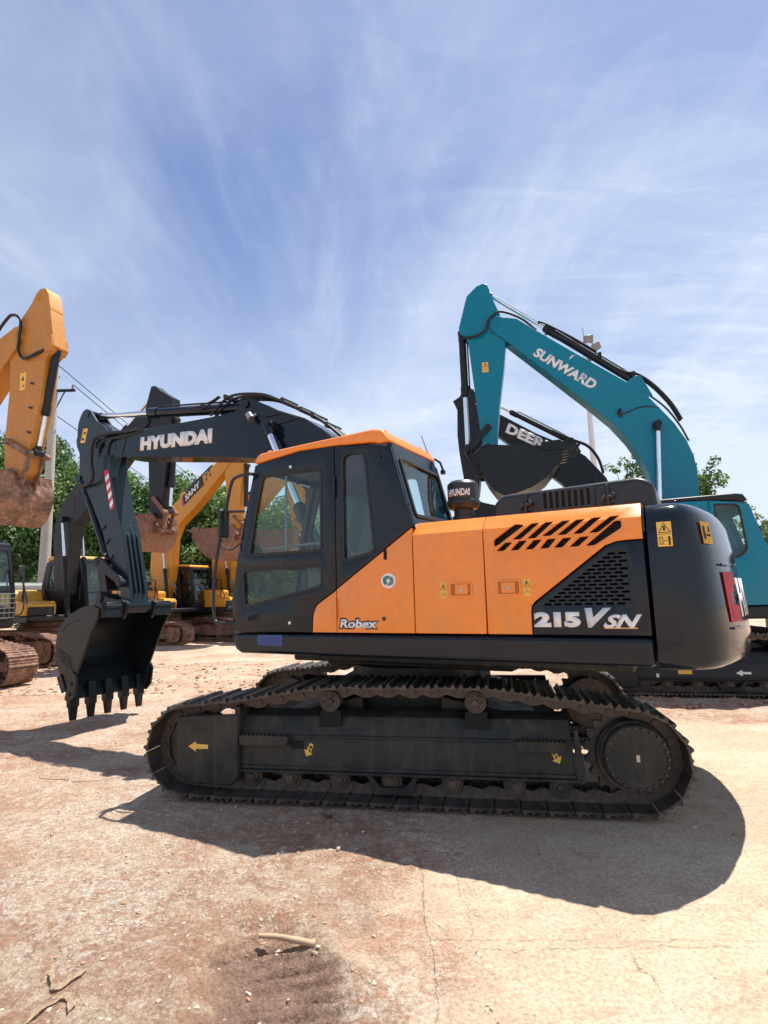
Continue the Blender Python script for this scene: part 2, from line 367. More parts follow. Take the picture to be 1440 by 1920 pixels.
def offset_poly(poly, d):
    k = len(poly); A = sum(poly[i][0]*poly[(i+1) % k][1]-poly[(i+1) % k][0]*poly[i][1] for i in range(k)); sg = 1 if A > 0 else -1
    out = []
    for i in range(k):
        p0, p1, p2 = Vector(poly[i-1][:2]), Vector(poly[i][:2]), Vector(poly[(i+1) % k][:2])
        a, b = (p1-p0).normalized(), (p2-p1).normalized(); n1, n2 = Vector((a.y, -a.x)), Vector((b.y, -b.x)); n = (n1+n2)
        n = n/max(n.length, 0.3); c = max(0.5, n.dot(n1)); out.append(tuple(p1+n*(d*sg/c)))
    return out

# ---- tracks
def track_path(sag=0.0, front=(1.83, 0.41), rear=(-1.84, 0.41), r=0.365, top=None):
    pts = []
    top = top or [(1.45, 0.805), (1.15, 0.845), (0.85, 0.895), (0.58, 0.925), (0.0, 0.925), (-0.66, 0.93), (-0.95, 0.90), (-1.2, 0.86), (-1.5, 0.82)]
    pts += [(-1.55, 0.045), (1.55, 0.045)]
    for k in range(13):
        a = -math.pi/2+0.25+(math.pi-0.45)*k/12; pts.append((front[0]+r*math.cos(a), front[1]+r*math.sin(a)))
    pts += top
    for k in range(13):
        a = math.pi/2+0.2+(math.pi-0.45)*k/12; pts.append((rear[0]+r*math.cos(a), rear[1]+r*math.sin(a)))
    return pts
def resample(pts, n):
    P = np.array(pts+[pts[0]]); d = np.r_[0, np.cumsum(np.hypot(*np.diff(P, axis=0).T))]
    s = np.linspace(0, d[-1], n, endpoint=False)
    return np.c_[np.interp(s, d, P[:, 0]), np.interp(s, d, P[:, 1])], d[-1]/n
def shoe_mesh(pitch):
    """one triple-grouser track shoe with its chain link pair underneath; x along the chain, z outward"""
    b = MB(); h = pitch/2
    prof = [(-h+0.004, -0.014), (-h-0.004, 0.004), (-h+0.010, 0.012), (-h+0.018, 0.037), (-h+0.034, 0.037), (-h+0.048, 0.012),
            (-0.012, 0.012), (-0.006, 0.022), (0.008, 0.022), (0.014, 0.012), (h-0.055, 0.012), (h-0.044, 0.033), (h-0.028, 0.033), (h-0.018, 0.010), (h-0.010, 0.0), (h-0.014, -0.006), (-h+0.02, -0.005)]
    b.prism(prof, -0.30, 0.30)
    for y in (-0.085, 0.085):
        b.prism([(-h-0.03, -0.10), (-h+0.03, -0.10), (-0.01, -0.075), (h-0.03, -0.10), (h+0.02, -0.10), (h+0.03, -0.05), (h-0.01, -0.004), (-h+0.02, -0.004), (-h-0.03, -0.04)], y-0.018, y+0.018)
    b.ycyl(-h, -0.062, 0.030, -0.115, 0.115, 12)
    for x in (-0.03, 0.03):
        for y in (-0.13, 0.13): b.ycyl(x, 0.0, 0.001, y, y+0.001, 4)
    bmesh.ops.recalc_face_normals(b.bm, faces=b.bm.faces)
    b.bm.normal_update()
    for f in b.bm.faces:
        if f.normal.z > 0.95 and f.calc_center_median().z > 0.03: f.material_index = 1
    me = bpy.data.meshes.new('track_shoe'); b.bm.to_mesh(me); b.bm.free(); me.polygons.foreach_set('use_smooth', [True]*len(me.polygons)); me.set_sharp_from_angle(angle=R(30))
    return me
_pts, _pitch = resample(track_path(), 49)
SHOE_ME = shoe_mesh(_pitch)
def shoe_frames():
    n = len(_pts); out = []
    for i in range(n):
        p = Vector((_pts[i][0], 0, _pts[i][1])); q = Vector((_pts[(i+1) % n][0], 0, _pts[(i+1) % n][1]))
        t = (q-p).normalized(); nz = Vector((t.z, 0, -t.x)); y = nz.cross(t); c = (p+q)/2
        out.append(Matrix(((t.x, y.x, nz.x, c.x), (t.y, y.y, nz.y, 0), (t.z, y.z, nz.z, c.z), (0, 0, 0, 1))))
    return out
def undercarriage(root, rel, mt_frame, mt_shoe, detail, guard_mt=None):
    """everything below the slewing ring, turned by rel against the house"""
    M = Matrix.Rotation(rel, 4, 'Z'); parts = []
    def fin(o): o.matrix_basis = M @ o.matrix_basis; parts.append(o); return o
    car = MB(); car.box(-0.75, 0.75, -0.78, 0.78, 0.5, 0.86)
    for sx in (-1, 1):
        for sy in (-1, 1): car.prism([(sx*0.35, 0.42), (sx*1.15, 0.34), (sx*1.15, 0.62), (sx*0.35, 0.80)], 0.0 if sy > 0 else -0.98, 0.98 if sy > 0 else 0.0)
    car.cyl((0, 0, 0.84), (0, 0, 1.0), 0.66, n=40); car.cyl((0, 0, 1.0), (0, 0, 1.165), 0.60, n=40)
    fin(car.build('carbody', mt_frame, root, bevel=0.012))
    for sy in (1, -1):
        c = 1.1*sy
        def Y(y): return c+(y-1.1)*sy          # y given for the left track
        def yr(a, b): return (min(Y(a), Y(b)), max(Y(a), Y(b)))
        # side frame: sloping shoulders above a vertical web with a foot flange
        f = MB()
        sec = [(0.92, 0.24), (1.27, 0.24), (1.27, 0.27), (1.255, 0.27), (1.255, 0.505), (1.17, 0.66), (1.03, 0.70), (0.92, 0.66)]
        rings = []
        for x in (-1.40, 1.42):
            rings.append([(x+(0.05*(z-0.24) if x < 0 else 0), Y(y), z) for y, z in sec])
        f.loft(rings)
        fo = f.build('track_frame', mt_frame, root, bevel=0.006)
        fin(fo)
        if detail > 0:
            g = MB(); yy = yr(1.255, 1.285); g.prism([(-1.475, 0.225), (-1.40, 0.225), (-1.40, 0.60), (-1.43, 0.615)], *yy)
            g.box(-1.44, 1.42, *yr(1.255, 1.275), 0.505, 0.522)
            g.box(-1.44, 1.42, *yr(1.2, 1.30), 0.222, 0.240)
            g.build('frame_rib', mt_frame, fo, bevel=0.004)
            # serrated steps
            for x0, x1 in ((0.93, 1.35), (-1.325, -0.965)):
                s = MB(); yy = yr(1.258, 1.335)
                s.prism(rr([(x0, 0.445), (x1, 0.445), (x1+0.015, 0.525), (x0-0.015, 0.525)], 0.02), *yy)
                k = 11
                for i in range(k):
                    xx = x0+0.03+(x1-x0-0.06)*i/(k-1); s.prism([(xx-0.010, 0.525), (xx+0.010, 0.525), (xx, 0.543)], *yr(1.30, 1.335))
                s.build('step', mt_frame, fo, bevel=0.003)
            h = MB(); h.prism(rr([(0.80, 0.408), (0.925, 0.408), (0.925, 0.478), (0.80, 0.478)], 0.034), *yr(1.20, 1.2575)); h.build('frame_opening_shade', BLACK, fo, smooth=0)  # solid black block painting the dark inside of the slot, no hole cut
            for xc in (0.575, -0.655):
                h = MB(); h.prism([(xc-0.10, 0.585), (xc+0.10, 0.585), (xc+0.085, 0.72), (xc-0.085, 0.72)], *yr(1.0, 1.222)); h.build('frame_notch_shade', BLACK, fo, smooth=0)  # black block painted as the shade in the notch by the carrier roller
        # idler guard
        g = MB(); gp = rr([(1.955, 0.675), (1.375, 0.70), (1.372, 0.175), (1.43, 0.112), (1.83, 0.118), (1.955, 0.24)], [0.05, 0.02, 0.03, 0.03, 0.05, 0.06])
        g.prism(gp, *yr(1.30, 1.325)); g.box(1.37, 1.42, *yr(1.0, 1.30), 0.16, 0.76); g.box(1.42, 1.9, *yr(0.93, 1.30), 0.30, 0.5)
        gd = g.build('idler_guard', guard_mt or mt_frame, root, bevel=0.01); fin(gd)
        if detail > 1 and sy > 0:
            def arrow(par, x, z, dx, dz, L_, w, y, mt_=DYEL):
                d = Vector((dx, dz)).normalized(); n = Vector((-d.y, d.x)); c0 = Vector((x, z)); f_ = lambda a, b_: tuple(c0+d*a*L_+n*b_*w)
                k = MB(); k.prism([f_(.5, 0), f_(.12, .5), f_(.12, .24), f_(-.5, .20), f_(-.5, -.20), f_(.12, -.24), f_(.12, -.5)], y, y+0.002); return k.build('direction_arrow', mt_, par, smooth=0)
            arrow(gd, 1.742, 0.425, 1, 0.01, 0.185, 0.085, 1.3255)
            for xx, dx in ((0.757, 0.5), (-1.258, -0.5)):
                a_ = arrow(fo, xx, 0.40, dx, -1, 0.115, 0.085, 1.2555)
                k = MB(); k.ycyl(xx-dx*0.03, 0.425, 0.013, 1.258, 1.2585, 10); k.box(xx-0.008, xx+0.004, 1.258, 1.2585, 0.385, 0.41); k.build('pictogram', DBLK, a_, smooth=0)
        idl = MB(); idl.ycyl(1.83, 0.41, 0.275, *yr(1.02, 1.18), 40); idl.ycyl(1.83, 0.41, 0.30, *yr(1.06, 1.14), 40); idl.ycyl(1.83, 0.41, 0.12, *yr(0.95, 1.26), 20)
        fin(idl.build('idler', mt_shoe, root, bevel=0.01))
        # sprocket and final drive
        sp = MB(); tp = []
        for i in range(21):
            for a, rad in ((0.0, 0.315), (0.3, 0.355), (0.5, 0.355), (0.8, 0.315)):
                an = 2*math.pi*(i+a)/21; tp.append((-1.84+rad*math.cos(an), 0.41+rad*math.sin(an)))
        sp.prism(tp, *yr(1.06, 1.13)); sp.ycyl(-1.84, 0.41, 0.27, *yr(0.92, 1.22), 40)
        so_ = sp.build('sprocket', mt_shoe, root, bevel=0.004); fin(so_)
        dr = MB(); dr.ycyl(-1.84, 0.425, 0.255, *yr(1.15, 1.27), 56); dr.ycyl(-1.84, 0.425, 0.238, *yr(1.26, 1.345), 56)
        d = dr.build('final_drive', mt_frame, root, bevel=0.012); fin(d)
        if detail > 0:
            b0 = MB().ycyl(0, 0, 0.0125, *((0, 0.014) if sy > 0 else (-0.014, 0)), 6).build('bolt', mt_shoe, d, bevel=0)
            for i in range(24):
                a = 2*math.pi*i/24; bo = b0 if i == 0 else b0.copy()
                if i: COL.objects.link(bo)
                bo.location = (-1.84+0.217*math.cos(a), Y(1.345), 0.425+0.217*math.sin(a))
            if sy > 0:
                k = MB(); k.prism([(-1.855, 0.40), (-1.83, 0.40), (-1.83, 0.45), (-1.855, 0.45)], 1.345, 1.347); k.build('tag_plate', STEEL, d, smooth=0)
        # rollers
        for i, x in enumerate((1.285, 0.93, 0.50, 0.06, -0.44, -0.93, -1.285)):
            if detail == 0 and i % 2: continue
            r = MB(); r.ycyl(x, 0.165, 0.088, *yr(0.98, 1.22), 24); r.ycyl(x, 0.165, 0.060, *yr(0.96, 1.245), 20); r.ycyl(x, 0.165, 0.035, *yr(1.24, 1.262), 10)
            r.box(x-0.07, x+0.07, *yr(1.19, 1.235), 0.16, 0.26)
            fin(r.build('track_roller', mt_shoe, root, bevel=0.006))
        for x in (0.575, -0.655):
            r = MB(); r.ycyl(x, 0.795, 0.072, *yr(1.0, 1.24), 28); r.ycyl(x, 0.795, 0.088, *yr(1.20, 1.235), 28); r.ycyl(x, 0.795, 0.028, *yr(1.24, 1.262), 12)
            for k in range(6):
                a = k*math.pi/3; r.ycyl(x+0.052*math.cos(a), 0.795+0.052*math.sin(a), 0.012, *yr(1.235, 1.25), 8)
            r.box(x-0.035, x+0.035, *yr(1.0, 1.1), 0.66, 0.80)
            fin(r.build('carrier_roller', mt_shoe, root, bevel=0.006))
        if detail > 0:
            g = MB(); x = 0.04
            g.prism(rr([(x-0.24, 0.235), (x-0.20, 0.20), (x-0.155, 0.075), (x+0.155, 0.075), (x+0.20, 0.20), (x+0.24, 0.235), (x+0.19, 0.235), (x+0.10, 0.13), (x-0.10, 0.13), (x-0.19, 0.235)], 0.02), *yr(1.24, 1.29))
            fin(g.build('track_guard', mt_frame, root, bevel=0.008))
        # chain
        fr = shoe_frames(); T = Matrix.Translation((0, c, 0))
        if detail > 1:
            ch = MB()
            for F in fr[::1]:
                for y in (-0.06, 0.06): ch.cyl(T@F@Vector((0, y-0.02, -0.05)), T@F@Vector((0, y+0.02, -0.05)), 0.022, n=8)
            cho = ch.build('track_chain', mt_shoe, root, smooth=40); fin(cho)
            for i, F in enumerate(fr):
                o = bpy.data.objects.new('track_shoe', SHOE_ME); COL.objects.link(o)
                if not SHOE_ME.materials: SHOE_ME.materials.append(mt_shoe); SHOE_ME.materials.append(WORN)
                o.parent = cho; jit = Matrix.Translation((0, random.uniform(-.003, .003), random.uniform(-.003, .003))) @ Matrix.Rotation(random.uniform(-0.03, 0.03), 4, 'Y'); o.matrix_basis = T@F@jit
        else:
            ch = MB()
            for F in fr: ch.add_mesh(SHOE_ME, T@F)
            co_ = ch.build('track_chain', mt_shoe, root, smooth=30); co_.data.materials.append(mt_shoe); fin(co_)
    return parts

# ---- buckets
def bucket(root, back, mouth, teeth_tip, hw, mt, hinge, ear, name='bucket', ntooth=5, inner=None, tooth_mt=None, cutters=True):
    """back: points along the curved shell from the hinge edge to the lip, mouth: side plate edge from lip back to hinge"""
    poly = back+mouth
    b = MB()
    for y in (-hw, hw-0.03): b.prism(poly, y, y+0.03)
    # shell of even thickness between the plates
    inn = []
    for i, p in enumerate(back):
        a = Vector(back[max(i-1, 0)]); c = Vector(back[min(i+1, len(back)-1)]); t = (c-a).normalized(); n = Vector((-t.y, t.x))
        cen = Vector((sum(q[0] for q in poly)/len(poly), sum(q[1] for q in poly)/len(poly)))
        if n.dot(cen-Vector(p)) < 0: n = -n
        inn.append(tuple(Vector(p)+n*0.035))
    b.prism(back+inn[::-1], -hw+0.03, hw-0.03)
    # hinge tube across the top
    h = Vector(back[0])
    o = b.build(name, mt, root, bevel=0.006)
    k = MB(); k.cyl((hinge[0], -hw+0.02, hinge[1]-0.02), (hinge[0], hw-0.02, hinge[1]-0.02), 0.085, n=24)
    k.prism([(hinge[0]-0.1, hinge[1]-0.14), (hinge[0]+0.16, hinge[1]-0.16), (hinge[0]+0.16, hinge[1]+0.03), (hinge[0]-0.06, hinge[1]+0.06)], 0.26, hw-0.03)
    k.prism([(hinge[0]-0.1, hinge[1]-0.14), (hinge[0]+0.16, hinge[1]-0.16), (hinge[0]+0.16, hinge[1]+0.03), (hinge[0]-0.06, hinge[1]+0.06)], -hw+0.03, -0.26)
    k.build('hinge_tube', mt, o, bevel=0.01)
    e = MB(); H, E = Vector(hinge), Vector(ear); d = (E-H).normalized(); n = Vector((-d.y, d.x))
    for y in (0.215, -0.255):
        e.prism(rr([tuple(H-d*0.13+n*0.10), tuple(H-d*0.13-n*0.16), tuple(H+d*0.30-n*0.24), tuple(E+d*0.10-n*0.09), tuple(E+d*0.10+n*0.09), tuple(H+d*0.3+n*0.04)], 0.07, 5), y, y+0.04)
        e.ycyl(H.x, H.y, 0.10, y-0.012, y+0.052); e.ycyl(E.x, E.y, 0.075, y-0.012, y+0.052)
    e.build('hinge_ear', mt, o, bevel=0.006)
    lip = Vector(back[-1]); tip = Vector(teeth_tip); d = (tip-lip).normalized(); n = Vector((-d.y, d.x))
    for i in range(ntooth):
        y = -hw+0.075+(2*hw-0.15)*i/(ntooth-1)
        t = MB(); Ln = (tip-lip).length
        def ringat(s, wy, hn): c = lip+d*s; return [(c.x-n.x*hn, y-wy, c.y-n.y*hn), (c.x+n.x*hn, y-wy, c.y+n.y*hn), (c.x+n.x*hn, y+wy, c.y+n.y*hn), (c.x-n.x*hn, y+wy, c.y-n.y*hn)]
        t.loft([ringat(-0.22, 0.050, 0.026), ringat(-0.03, 0.062, 0.055), ringat(Ln*0.30, 0.060, 0.055), ringat(Ln*0.36, 0.050, 0.042), ringat(Ln, 0.044, 0.016)])
        t.build('tooth', tooth_mt or mt, o, bevel=0.006)
    if cutters:
        m0, m1 = Vector(mouth[0]), Vector(mouth[1]); dd = (m1-m0).normalized(); nn = Vector((-dd.y, dd.x)); cen = Vector((sum(q[0] for q in poly)/len(poly), sum(q[1] for q in poly)/len(poly)))
        if nn.dot(m0-cen) < 0: nn = -nn
        for y in (-hw-0.025, hw-0.005):
            c = MB(); Lc = min(0.42, (m1-m0).length)
            c.prism(rr([tuple(m0-nn*0.10), tuple(m0-dd*0.02+nn*0.02), tuple(m0+dd*0.10+nn*0.09), tuple(m0+dd*Lc*0.85+nn*0.06), tuple(m0+dd*Lc+nn*0.0), tuple(m0+dd*Lc-nn*0.10)], 0.02), y, y+0.03)
            for q in (0.25, 0.6): c.ycyl((m0+dd*Lc*q-nn*0.03).x, (m0+dd*Lc*q-nn*0.03).y, 0.028, y-0.012, y+0.042, 6)
            c.build('side_cutter', mt, o, bevel=0.004)
        p0, p1 = Vector(back[-2]), Vector(back[-3])
        for y in (-hw-0.02, hw-0.01):
            c = MB(); d0 = (p1-p0).normalized(); n0 = Vector((-d0.y, d0.x))
            if n0.dot(p0-cen) < 0: n0 = -n0
            c.prism([tuple(p0-n0*0.05), tuple(p0+n0*0.05), tuple(p0+d0*0.24+n0*0.05), tuple(p0+d0*0.24-n0*0.05)], y, y+0.03); c.build('heel_plate', mt, o, bevel=0.004)
    return o

# ---- cab
def cab(root, side_mt, roof_mt, low_mt=None, hero=False, y0=0.33, y1=1.34, gl=GLASS, wide=False):
    out = [(1.285, 1.372), (1.325, 1.65), (1.255, 2.06), (1.15, 2.52), (1.035, 2.975), (0.5, 3.035), (0.107, 3.03)]
    main = rr([(1.115, 2.088), (1.035, 2.48), (0.945, 2.86), (0.246, 2.85), (0.250, 2.088)], 0.05)
    low = rr([(1.19, 1.955), (0.25, 1.965), (0.25, 1.77), (1.12, 1.60), (1.17, 1.63)], 0.05)
    rear = rr([(0.03, 2.955), (-0.215, 2.945), (-0.30, 2.04), (0.032, 1.98)], [0.09, 0.09, 0.06, 0.05])
    if wide: rear = rr([(0.03, 2.97), (-0.33, 2.95), (-0.385, 2.23), (-0.25, 2.10), (0.03, 2.10)], [.03, .08, .06, .08, .03])
    if low_mt:
        door = out+[(0.107, 1.742), (0.322, 1.614), (0.358, 1.53), (0.366, 1.372)]
        d2 = rr([(0.107, 1.732), (0.314, 1.608), (0.352, 1.53), (0.360, 1.372), (0.107, 1.372)], [0, .02, .04, 0, 0])
        q1 = [(0.099, 3.03), (-0.25, 2.99), (-0.47, 2.94), (-0.655, 2.25), (-0.645, 2.236), (0.099, 1.752)]
        q2 = [(0.099, 1.742), (-0.643, 2.224), (-0.643, 1.372), (0.099, 1.372)]
    else:
        door = out+[(0.107, 1.372)]; d2 = None
        q1 = [(0.099, 3.03), (-0.25, 2.99), (-0.47, 2.94), (-0.655, 2.25), (-0.655, 1.372), (0.099, 1.372)]; q2 = None
    dr = side_plate('cab_door', side_mt, root, door, [main, low], y1)
    side_plate('cab_side', side_mt, root, q1, [rear], y1)
    if d2:
        side_plate('door_lower_panel', low_mt, dr, d2, [], y1); 
        side_plate('cab_side_panel', low_mt, root, q2, [], y1)
    for pl, par in ((main, dr), (low, dr)):
        side_plate('window_pane', gl, par, offset_poly(pl, 0.012), [], y1-0.02, 0.004, 0)
    side_plate('window_pane', gl if not hero else GLASSD, root, offset_poly(rear, 0.012), [], y1-0.02, 0.004, 0)
    # window seals
    for pl, par in ((main, dr), (low, dr), (rear, root)):
        side_plate('window_seal', RUBBER, par, offset_poly(pl, 0.006), [offset_poly(pl, -0.020)], y1+0.004, 0.03, 0.003)
    # far side
    far = out+[(-0.25, 2.99), (-0.47, 2.94), (-0.655, 2.25), (-0.655, 1.372)]
    fw = [rr([(1.13, 1.75), (1.16, 2.06), (1.05, 2.5), (0.94, 2.87), (0.15, 2.87), (0.15, 1.75)], 0.05), rr([(0.07, 2.87), (-0.25, 2.85), (-0.40, 2.1), (0.07, 2.1)], 0.05)]
    b = MB(); me = flat(far, fw, 0.04, 0.004)
    b.add_mesh(me, Matrix(((1, 0, 0, 0), (0, 0, 1, y0+0.02), (0, 1, 0, 0), (0, 0, 0, 1)))); fs = b.build('cab_inner_side', side_mt, root)
    for pl in fw:
        b = MB(); b.add_mesh(flat(offset_poly(pl, 0.012), [], 0.004), Matrix(((1, 0, 0, 0), (0, 0, 1, y0+0.02), (0, 1, 0, 0), (0, 0, 0, 1)))); b.build('window_pane', gl, fs)
    # rear wall: leaning plane
    a, c = Vector((-0.655, 0, 2.25)), Vector((-0.47, 0, 2.94)); V = (c-a); hh = V.length; V.normalize(); Nn = Vector((-V.z, 0, V.x))
    w = y1-y0
    M = Matrix(((0, V.x, Nn.x, a.x), (-1, 0, 0, y1), (0, V.z, Nn.z, a.z), (0, 0, 0, 1)))
    M = M @ Matrix.Translation((0, 0, -0.02))
    hole = rr([(0.12, 0.09), (w-0.06, 0.11), (w-0.06, hh-0.10), (0.12, hh-0.08)], 0.05)
    b = MB(); b.add_mesh(flat([(0.045, -0.06), (w-0.04, -0.06), (w-0.04, hh+0.05), (0.045, hh+0.05)], [hole], 0.04, 0.005), M); rw = b.build('cab_rear_wall', side_mt, root)
    b = MB(); b.add_mesh(flat(offset_poly(hole, 0.01), [], 0.004), M @ Matrix.Translation((0, 0, 0.012))); b.build('window_pane', gl, rw)
    b = MB(); b.add_mesh(flat(offset_poly(hole, 0.015), [offset_poly(hole, -0.018)], 0.014, 0.003), M @ Matrix.Translation((0, 0, 0.026))); b.build('window_seal', RUBBER, rw)
    b = MB(); b.box(-0.65, -0.60, y0+0.04, y1-0.04, 1.372, 2.22); b.build('cab_rear_panel', side_mt, root)
    # corner post closes the rounded rear edge
    # windscreen
    fr = [(1.285, 1.372), (1.325, 1.65), (1.255, 2.06), (1.15, 2.52), (1.035, 2.975)]
    b = MB()
    for ya in (y0+0.04, y1-0.08):
        inn = [(x-0.05, z) for x, z in fr]; b.prism(fr+inn[::-1], ya, ya+0.04)
    b.prism([(1.30, 1.40), (1.25, 1.40), (1.27, 1.60), (1.325, 1.60)], y0+0.04, y1-0.04)
    b.prism([(1.06, 2.90), (1.01, 2.90), (0.99, 3.0), (1.03, 3.0)], y0+0.04, y1-0.04)
    b.prism([(1.275, 1.97), (1.245, 1.97), (1.24, 2.02), (1.268, 2.02)], y0+0.04, y1-0.04)
    b.build('windscreen_frame', side_mt, root, bevel=0.004)
    b = MB(); inn = [(x-0.022, z) for x, z in fr]; out2 = [(x-0.016, z) for x, z in fr]; b.prism(out2+inn[::-1], y0+0.08, y1-0.08); b.build('windscreen', gl, root, smooth=0)
    # roof
    rp = [(1.045, 2.985), (1.025, 3.05), (0.97, 3.088), (0.5, 3.103), (-0.30, 3.125), (-0.40, 3.105), (-0.465, 2.995), (-0.36, 2.985), (-0.30, 3.005), (0.1, 3.035), (0.5, 3.045)]
    b = MB(); b.prism(rp, y0-0.01, y1+0.012); ro = b.build('cab_roof', roof_mt, root, bevel=0.028, seg=3)
    b = MB(); b.box(-0.42, 0.98, y0+0.03, y1-0.03, 2.95, 3.0); b.build('roof_lining', INTER, ro)
    # inside
    b = MB(); b.box(-0.6, 1.25, y0+0.04, y1-0.05, 1.375, 1.42); b.build('cab_floor', INTER, root)
    b = MB(); yc = (y0+y1)/2
    b.box(-0.10, 0.42, yc-0.25, yc+0.25, 1.62, 1.78); b.box(0.0, 0.3, yc-0.2, yc+0.2, 1.42, 1.62)
    b.prism([(-0.14, 1.76), (0.0, 1.76), (-0.12, 2.42), (-0.24, 2.42)], yc-0.24, yc+0.24); b.prism([(-0.17, 2.46), (-0.08, 2.46), (-0.12, 2.66), (-0.20, 2.66)], yc-0.13, yc+0.13)
    b.build('seat', SEATM, root, bevel=0.035, seg=3)
    b = MB(); b.box(-0.1, 0.5, yc-0.40, yc-0.28, 1.6, 1.92); b.box(-0.1, 0.5, yc+0.28, yc+0.38, 1.6, 1.92); b.cyl((0.42, yc-0.34, 1.9), (0.46, yc-0.34, 2.12), 0.018); b.cyl((0.42, yc+0.33, 1.9), (0.46, yc+0.33, 2.12), 0.018)
    b.box(0.85, 1.0, y0+0.05, y0+0.22, 1.42, 2.15)
    b.build('armrest_console', INTER, root, bevel=0.02)
    return dr

# ---- counterweight
CW = [(-2.40, 1.34), (-2.58, 1.34), (-2.68, 1.31), (-2.755, 1.24), (-2.82, 1.11), (-2.88, 0.92), (-2.95, 0.62), (-2.995, 0.30), (-3.01, 0.0)]
def cw_profile(inset, x_in=0.0):
    h = []
    for i, (x, y) in enumerate(CW):
        a = Vector(CW[max(i-1, 0)]); c = Vector(CW[min(i+1, len(CW)-1)]); t = (c-a).normalized(); n = Vector((t.y, -t.x))
        if i == 0: n = Vector((0, 1))
        if n.dot(Vector((-1, 0.4))) < 0 and i > 0: n = -n
        if i == len(CW)-1: n = Vector((-1, 0))
        q = Vector((x, y))-n*inset; h.append((q.x if i else x, q.y))
    return h+[(x, -y) for x, y in h[-2::-1]]
def counterweight(root, mt, zs=None):
    zs = zs or [(1.150, 0.10), (1.156, 0.06), (1.18, 0.022), (1.22, 0.004), (1.34, 0.0), (1.9, 0.008), (2.12, 0.012), (2.18, 0.03), (2.22, 0.06), (2.245, 0.10), (2.260, 0.16), (2.268, 0.30)]
    def lean(x, z): t = max(0, z-1.35); return -2.40+(x+2.40)*(1-0.09*t-0.10*t*t)
    b = MB(); b.loft([[(lean(x, z), y, z) for x, y in cw_profile(i)] for z, i in zs])
    return b.build('counterweight', mt, root, smooth=50)

